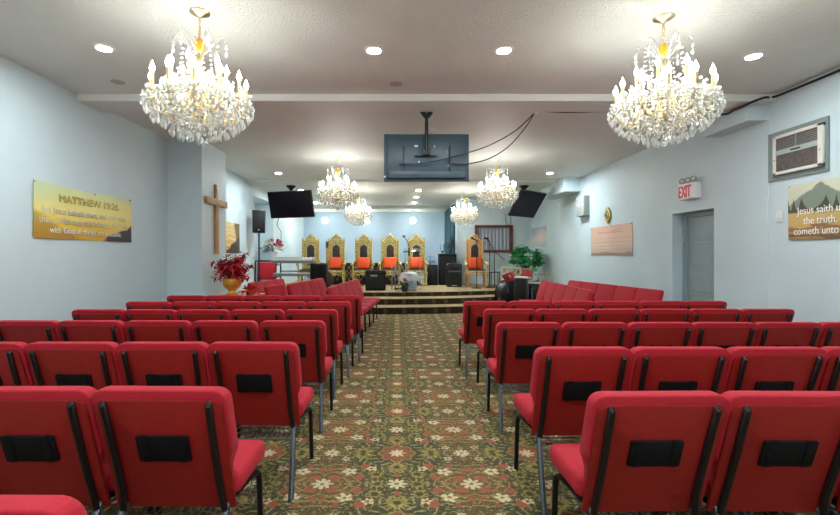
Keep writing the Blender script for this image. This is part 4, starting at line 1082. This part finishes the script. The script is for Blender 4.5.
# lace throw
v = MB(); bm = v.bm; n = 28; cen = bm.verts.new((0, 0, .50)); rings = []
for r, zz in ((.10, .515), (.20, .49), (.25, .42), (.27, .34), (.28, .27)):
    rings.append([bm.verts.new(((r + (.02 * math.sin(k * 5)) * (r > .2)) * math.cos(2 * PI * k / n) + .02, (r + .015 * math.sin(k * 5)) * math.sin(2 * PI * k / n) * .9, zz + (.05 * math.sin(k * 2.1) if zz < .4 else .008 * math.sin(k * 3)))) for k in range(n)])
for k in range(n): bm.faces.new((cen, rings[0][k], rings[0][(k + 1) % n]))
for A, B in zip(rings, rings[1:]):
    for k in range(n): bm.faces.new((A[k], B[k], B[(k + 1) % n], A[(k + 1) % n]))
bmesh.ops.solidify(bm, geom=bm.faces[:], thickness=.006)
lc = v.build('lace_cloth', M['lace']); lc.location = (tx, 11.80, Z3 - .02); tag(lc, 'white lace cloth heaped on the small table before the lectern', 'cloth')
pot = P(404.5, 286, 11.62)
pp = thing('potted_plant', 'small red poinsettia in a black pot at the stage edge', 'plant', (pot.x, 11.46, Z3))
MB().lathe([(0, 0), (.075, 0), (.10, .17), (.105, .18), (.09, .18), (.085, .15), (0, .15)], 18).build('pot', M['black'], pp)
g_, r_ = MB(), MB()
for k in range(40):
    e = rdir(rnd, -.1, .8); leaf(g_, Vector((0, 0, .18)) + e * .03, e, rnd.uniform(.09, .15), .03, .4)
for k in range(26):
    e = rdir(rnd, .1, 1); leaf(r_, Vector((rnd.uniform(-.04, .04), rnd.uniform(-.06, -.0), .28)) + e * .02, e, rnd.uniform(.05, .09), .022, .3)
g_.build('leaves', M['darkgreen'], pp); r_.build('red_bracts', M['redorange'], pp)

# speakers by the teal drape
sx_ = P(447, 270, 14.2).x
c1 = thing('speaker_cabinet', 'tall dark loudspeaker cabinet in front of the teal drape', 'loudspeaker', (sx_, 14.15, Z3))
MB().box((0, 0, .48), (.55, .42, .96), bev=.015).build('cabinet', M['blacksat'], c1); MB().box((0, -.212, .48), (.48, .012, .86)).build('grille', M['grille'], c1, smooth=False)
MB().box((0, 0, .975), (.58, .44, .03), bev=.006).build('top_edge', M['black'], c1)
p2 = P(454, 275, 13.2).x
c2 = thing('loudspeaker', 'black floor loudspeaker with a domed top beside the lone throne', 'loudspeaker', (p2, 13.25, Z3))
MB().prism([(-.22, 0), (.22, 0), (.22, .66), (.16, .70), (-.16, .70), (-.22, .66)], .36, Matrix.Translation((0, -.18, 0)), bev=.015).build('cabinet', M['black'], c2)
MB().lathe([(.13, 0), (.16, .01), (.17, .015), (.15, .02), (.05, -.02), (0, -.03)], 24, Matrix.Translation((0, -.185, .27)) @ Matrix.Rotation(PI / 2, 4, 'X')).build('woofer', M['grille'], c2)
MB().box((0, -.19, .57), (.30, .02, .10), bev=.008).build('horn', M['grille'], c2); MB().box((0, -.185, .46), (.40, .012, .02)).build('trim_strip', M['keygrey'], c2, smooth=False)
MB().box((0, -.19, .04), (.16, .01, .03)).build('badge', M['silver'], c2, smooth=False)
MB().tube([(-.08, 0, .70), (-.07, 0, .73), (.07, 0, .73), (.08, 0, .70)], .013, 8).build('handle', M['black'], c2)
vs = thing('glass_urn', 'clear glass urn standing on the tall speaker cabinet', 'urn', (P(443, 252, 14.15).x, 14.15, Z3 + .99))
MB().lathe([(0, 0), (.06, 0), (.04, .04), (.08, .12), (.09, .22), (.06, .30), (.065, .32), (.05, .32), (.075, .22), (.06, .10), (0, .05)], 18).build('bowl', M['acrylic'], vs); MB().lathe([(.065, .322), (.05, .36), (.02, .38), (.015, .42), (0, .43)], 14).build('lid', M['silver'], vs)
v = MB()
bt = MB().lathe([(0, 0), (.05, 0), (.055, .12), (.09, .30), (.11, .36), (.09, .44), (.035, .55), (.02, .70), (.015, 1.0), (0, 1.02)], 14).build('dark_statuette', M['darkteal']); bt.location = (P(450.5, 252, 14.2).x, 14.25, Z3 + .99); tag(bt, 'dark slender bottle-shaped figure on the speaker cabinet before the drape', 'figurine')
fn = thing('floor_fan', 'small blue grey pedestal fan beside the fifth throne', 'fan', (P(430, 270, 14.4).x, 14.4, Z3))
MB().lathe([(0, 0), (.16, 0), (.16, .02), (.03, .05), (.02, .06), (.02, .62), (0, .62)], 18).build('stand', M['black'], fn)
MB().lathe([(0, -.05), (.06, -.05), (.08, 0), (.06, .06), (0, .07)], 16, Matrix.Translation((0, 0, .74)) @ Matrix.Rotation(PI / 2, 4, 'X')).build('motor', M['blueobj'], fn)
v = MB()
for R in (.05, .09, .13, .17, .19): v.tube([(R * math.cos(a), -.07 - .02 * (1 - R / .2), .74 + R * math.sin(a)) for a in [k * PI / 10 for k in range(20)]], .006, 5, closed=True)
for k in range(10): v.tube([(0, -.1, .74), (.19 * math.cos(k * PI / 5), -.07, .74 + .19 * math.sin(k * PI / 5))], .004, 4)
v.build('guard', M['blueobj'], fn)
for k in range(4):
    a = k * PI / 2; v = MB(); v.prism([(.02, -.015), (.16, -.06), (.17, .04), (.02, .02)], .006, Matrix.Translation((0, -.045, .74)) @ Matrix.Rotation(a, 4, 'Y') @ Matrix.Rotation(.3, 4, 'X')).build('blade', M['blueobj'], fn, smooth=False)
bx = thing('speaker_cabinet', 'low dark blue black cabinet beside the fifth throne under the fan', 'cabinet', (1.125, 14.0, Z3))
MB().box((0, 0, .32), (.32, .36, .64), bev=.02).build('cabinet', M['blacksat'], bx); MB().box((0, -.18, .32), (.27, .015, .56), bev=.004).build('grille', M['grille'], bx)
def drape(label, name, x, y0, y1, z0, z1, m, amp=.04, nf=9, along='y'):
    v = MB(); bm = v.bm; n = 60; g = []
    for i in range(n + 1):
        u = i / n; o_ = amp * math.sin(u * nf * 2 * PI) + .3 * amp * math.sin(u * nf * 4.7 * PI)
        q = y0 + (y1 - y0) * u
        g.append([bm.verts.new((x + o_ * (1 if zz == z0 else .7), q, zz) if along == 'y' else (q, x + o_ * (1 if zz == z0 else .7), zz)) for zz in (z0, (z0 + z1) / 2, z1)])
    for i in range(n):
        for j in range(2): bm.faces.new((g[i][j], g[i + 1][j], g[i + 1][j + 1], g[i][j + 1]))
    bmesh.ops.solidify(bm, geom=bm.faces[:], thickness=.004)
    return tag(v.build(name, m, angle=80), label, 'curtain')
drape('tall teal drape hanging in the corner beside the white stage wall', 'drape', XA - .07, 14.55, 16.9, Z3 + .02, 3.05, M['teal'], .045, 9)
drape('pale sheer curtain hanging inside the mahogany window frame', 'curtain', YW + .06, wx0 + .03, wx1 - .03, wz0 + .015, wz1 - .01, M['sheer'], .022, 9, 'x')

# microphone stands
def mic_stand(x, y, z0, h, label, boom=None, h2=.0):
    t = thing('microphone_stand', label, 'microphone stand', (x, y, z0))
    MB().lathe([(0, 0), (.14, 0), (.14, .015), (.03, .03), (.02, .04)], 20).build('base', M['black'], t)
    MB().tube([(0, 0, .03), (0, 0, h)], .013, 8).build('pole', M['black'], t)
    if boom:
        MB().tube([(0, 0, h - .02), boom[0]], .011, 8).build('boom', M['black'], t); p, q = Vector((0, 0, h)), Vector(boom[0])
        if len(boom) > 1: MB().tube([(0, 0, h - .02), boom[1]], .011, 8).build('boom', M['black'], t)
        MB().tube([q, q + Vector((-.10, -.02, .03))], [.016, .02], 8).build('microphone', M['black'], t)
    else:
        MB().tube([(.05, 0, h - .03), (-.14, -.03, h + .06)], [.014, .024], 8).build('microphone', M['black'], t); MB().ball((-.15, -.032, h + .065), .03, 2).build('microphone_head', M['black'], t)
    return t
mic_stand(P(476.8, 250, 12.6).x, 12.6, Z3, 1.80 - Z3, 'straight microphone stand in front of the lone peach throne')
mic_stand(P(489.5, 250, 12.75).x, 12.75, Z3, 1.78 - Z3, 'double microphone stand beside the window, twin heads up', [(-.03, -.03, 1.42)])
mic_stand(P(494.5, 250, 13.0).x, 13.0, Z3, 1.50 - Z3, 'boom microphone stand angled down towards the drums', [(-.22, -.02, 1.42), (.30, -.05, .80)])
sx3 = P(486, 280, 13.55)
so = thing('small_stool', 'dark side stool tucked under the lone throne arm', 'stool', (2.95, 13.29, Z3))
MB().box((0, 0, .43), (.30, .26, .03), bev=.008).build('seat', M['brown'], so)
for sx in (-1, 1):
    for sy in (-1, 1): MB().tube([(sx * .13, sy * .11, 0), (sx * .12, sy * .1, .42)], .014, 6).build('leg', M['brown'], so)

# ------------------------------------------------------------------ drums and plant
def dz(py, Y): return EYE - (py - HY) * Y / F
YD = 10.95
kx = P(511, 291, YD).x
dk = thing('drum_kit', 'red and black drum kit on the floor beside the stage steps', 'drum kit', (kx, YD, 0))
def drum(name, c, r, L_, ax, m_shell, m_head, parent, back=False):
    mt_ = Matrix.Translation(c) @ ax
    o = MB().lathe([(r * .97, -L_ / 2), (r, -L_ / 2 + .01), (r, L_ / 2 - .01), (r * .97, L_ / 2)], 28, mt_).build(name, m_shell, parent)
    MB().lathe([(0, L_ / 2 + .004), (r * .96, L_ / 2 + .004), (r * .98, L_ / 2)], 28, mt_).build('drum_head', m_head, o)
    for zz in (L_ / 2, -L_ / 2): MB().tube([mt_ @ Vector((r * 1.02 * math.cos(a), r * 1.02 * math.sin(a), zz)) for a in [k * PI / 14 for k in range(28)]], .012, 6, closed=True).build('hoop', M['chrome'] if m_head != M['black'] else M['black'], o)
    return o
AX_K = Matrix.Rotation(PI / 2, 4, 'X') @ Matrix.Rotation(.15, 4, 'Y')
kick = drum('bass_drum', (0, 0, .42), .33, .42, AX_K, M['black'], M['black'], dk)
lg = MB()
for q in range(3): lg.tube([(-.20 + .03 * q + .02 * math.sin(k), -.232, .36 + .05 * q + .045 * math.cos(k * 1.3) + .02 * k) for k in range(8)], .008, 5)
lg.build('drum_script', M['silver'], kick)
for s in (-1, 1): MB().tube([(s * .28, -.05, .38), (s * .40, -.14, .015)], .012, 6).build('spur', M['chrome'], kick)
drum('tom_drum', (-.04, .0, .83), .15, .22, Matrix.Rotation(-.22, 4, 'X') @ Matrix.Rotation(-.38, 4, 'Y'), M['drumred'], M['drumhead'], dk)
drum('tom_drum', (.40, .02, .90), .15, .20, Matrix.Rotation(-.22, 4, 'X') @ Matrix.Rotation(.18, 4, 'Y'), M['drumred'], M['drumhead'], dk)
MB().tube([(.0, .02, .70), (.0, .05, .96)], .014, 8).build('tom_mount', M['chrome'], dk); MB().tube([(-.04, .03, .83), (.40, .04, .87)], .012, 8).build('tom_mount', M['chrome'], dk)
drum('floor_tom', (.66, .30, .45), .22, .42, Matrix.Identity(4), M['black'], M['drumhead'], dk)
for k in range(3):
    a = k * 2 * PI / 3; MB().tube([(.66 + .23 * math.cos(a), .30 + .23 * math.sin(a), 0), (.66 + .23 * math.cos(a), .30 + .23 * math.sin(a), .55)], .010, 6).build('leg', M['chrome'], dk)
cg = thing('conga_drum', 'black conga with a cream head standing before the bass drum', 'drum', (P(521, 290, 10.35).x, 10.35, 0))
MB().lathe([(0, 0), (.13, 0), (.135, .02), (.165, .30), (.175, .50), (.165, .70), (.155, .86), (0, .86)], 24).build('shell', M['black'], cg)
MB().lathe([(0, .875), (.14, .872), (.16, .862), (.162, .845)], 24).build('drum_head', M['drumhead'], cg)
MB().tube([(.165 * math.cos(a), .165 * math.sin(a), .84) for a in [k * PI / 12 for k in range(24)]], .010, 6, closed=True).build('rim', M['chrome'], cg)
def cymbal(x, y, h, r, label, tilt):
    t = thing('cymbal_stand', label, 'cymbal', (x, y, 0))
    MB().tube([(0, 0, .25), (0, 0, h + .06)], .010, 8).build('pole', M['chrome'], t)
    for k in range(3):
        a = k * 2 * PI / 3 + .4; MB().tube([(0, 0, .40), (.26 * math.cos(a), .26 * math.sin(a), .01)], .009, 6).build('leg', M['chrome'], t)
    MB().lathe([(0, .03), (.03, .025), (.045, .01), (r, -.01), (r, -.014), (.045, .004), (0, .02)], 28, Matrix.Translation((0, 0, h)) @ Matrix.Rotation(tilt, 4, 'X')).build('cymbal', M['brasscym'], t)
    MB().ball((0, 0, h + .07), .018, 1).build('wing_nut', M['black'], t)
cymbal(P(545.5, 270, 10.9).x, 10.9, dz(274, 10.9), .19, 'cymbal stand between the plant and the sideways chairs', .05)
cymbal(P(539, 270, 11.7).x, 11.75, dz(281, 11.75), .16, 'low hi-hat cymbal stand behind the conga', .03)
rk = thing('music_rail', 'low cream wooden rail behind the drum kit', 'rail', (P(512, 270, 12.2).x, 12.3, 0))
MB().box((0, 0, 1.02), (.55, .04, .06), bev=.006).build('top_rail', M['terra'], rk)
for k in range(6): MB().box((-.25 + .1 * k, 0, .5), (.04, .03, 1.0)).build('baluster', M['terra'], rk, smooth=False)
pl = thing('potted_plant', 'bushy green leafy plant behind the drum kit', 'plant', (P(530.5, 260, 12.9).x - .12, 12.9, 0.415))
MB().lathe([(0, 0), (.15, 0), (.20, .30), (.21, .33), (.18, .33), (.17, .28), (0, .28)], 20).build('pot', M['cream'], pl)
stm, lvs = MB(), MB(); rnd = random.Random(11)
for k in range(46):
    d_ = rdir(rnd, -.35, 1); base = Vector((0, 0, .62)); c_ = Vector((d_.x * .36, d_.y * .36, .80 + d_.z * .44))
    if rnd.random() < .3: c_ += Vector((.03, -.1, -.30))
    stm.tube([(0, 0, .28), base * .8 + c_ * .25, c_], .006, 4)
    for q in range(18):
        e = rdir(rnd, -.4, .7); leaf(lvs, c_ + rdir(rnd, -1, 1) * rnd.uniform(.02, .13), e, rnd.uniform(.09, .15), rnd.uniform(.034, .052), .35)
lvs.build('leaves', M['green'], pl); stm.build('stems', M['darkgreen'], pl)

# ------------------------------------------------------------------ camera, world, view
cam = bpy.data.cameras.new('camera'); co = bpy.data.objects.new('camera', cam); COL.objects.link(co)
cam.sensor_width = 36; cam.sensor_fit = 'HORIZONTAL'; cam.lens = F / 840 * 36
cam.shift_x = (420 - VX) / 840; cam.shift_y = -(257.5 - HY) / 840
cam.clip_start = .05; co.location = (0, 0, EYE); co.rotation_euler = (PI / 2, 0, 0)
sc = bpy.context.scene; sc.camera = co
wd = bpy.data.worlds.new('world'); sc.world = wd; wd.use_nodes = True
wd.node_tree.nodes['Background'].inputs[0].default_value = (.5, .55, .6, 1); wd.node_tree.nodes['Background'].inputs[1].default_value = .3
vs_ = sc.view_settings; vs_.view_transform = 'Standard'; vs_.look = 'None'; vs_.gamma = 1; vs_.use_curve_mapping = False
vs_.exposure = 2.45
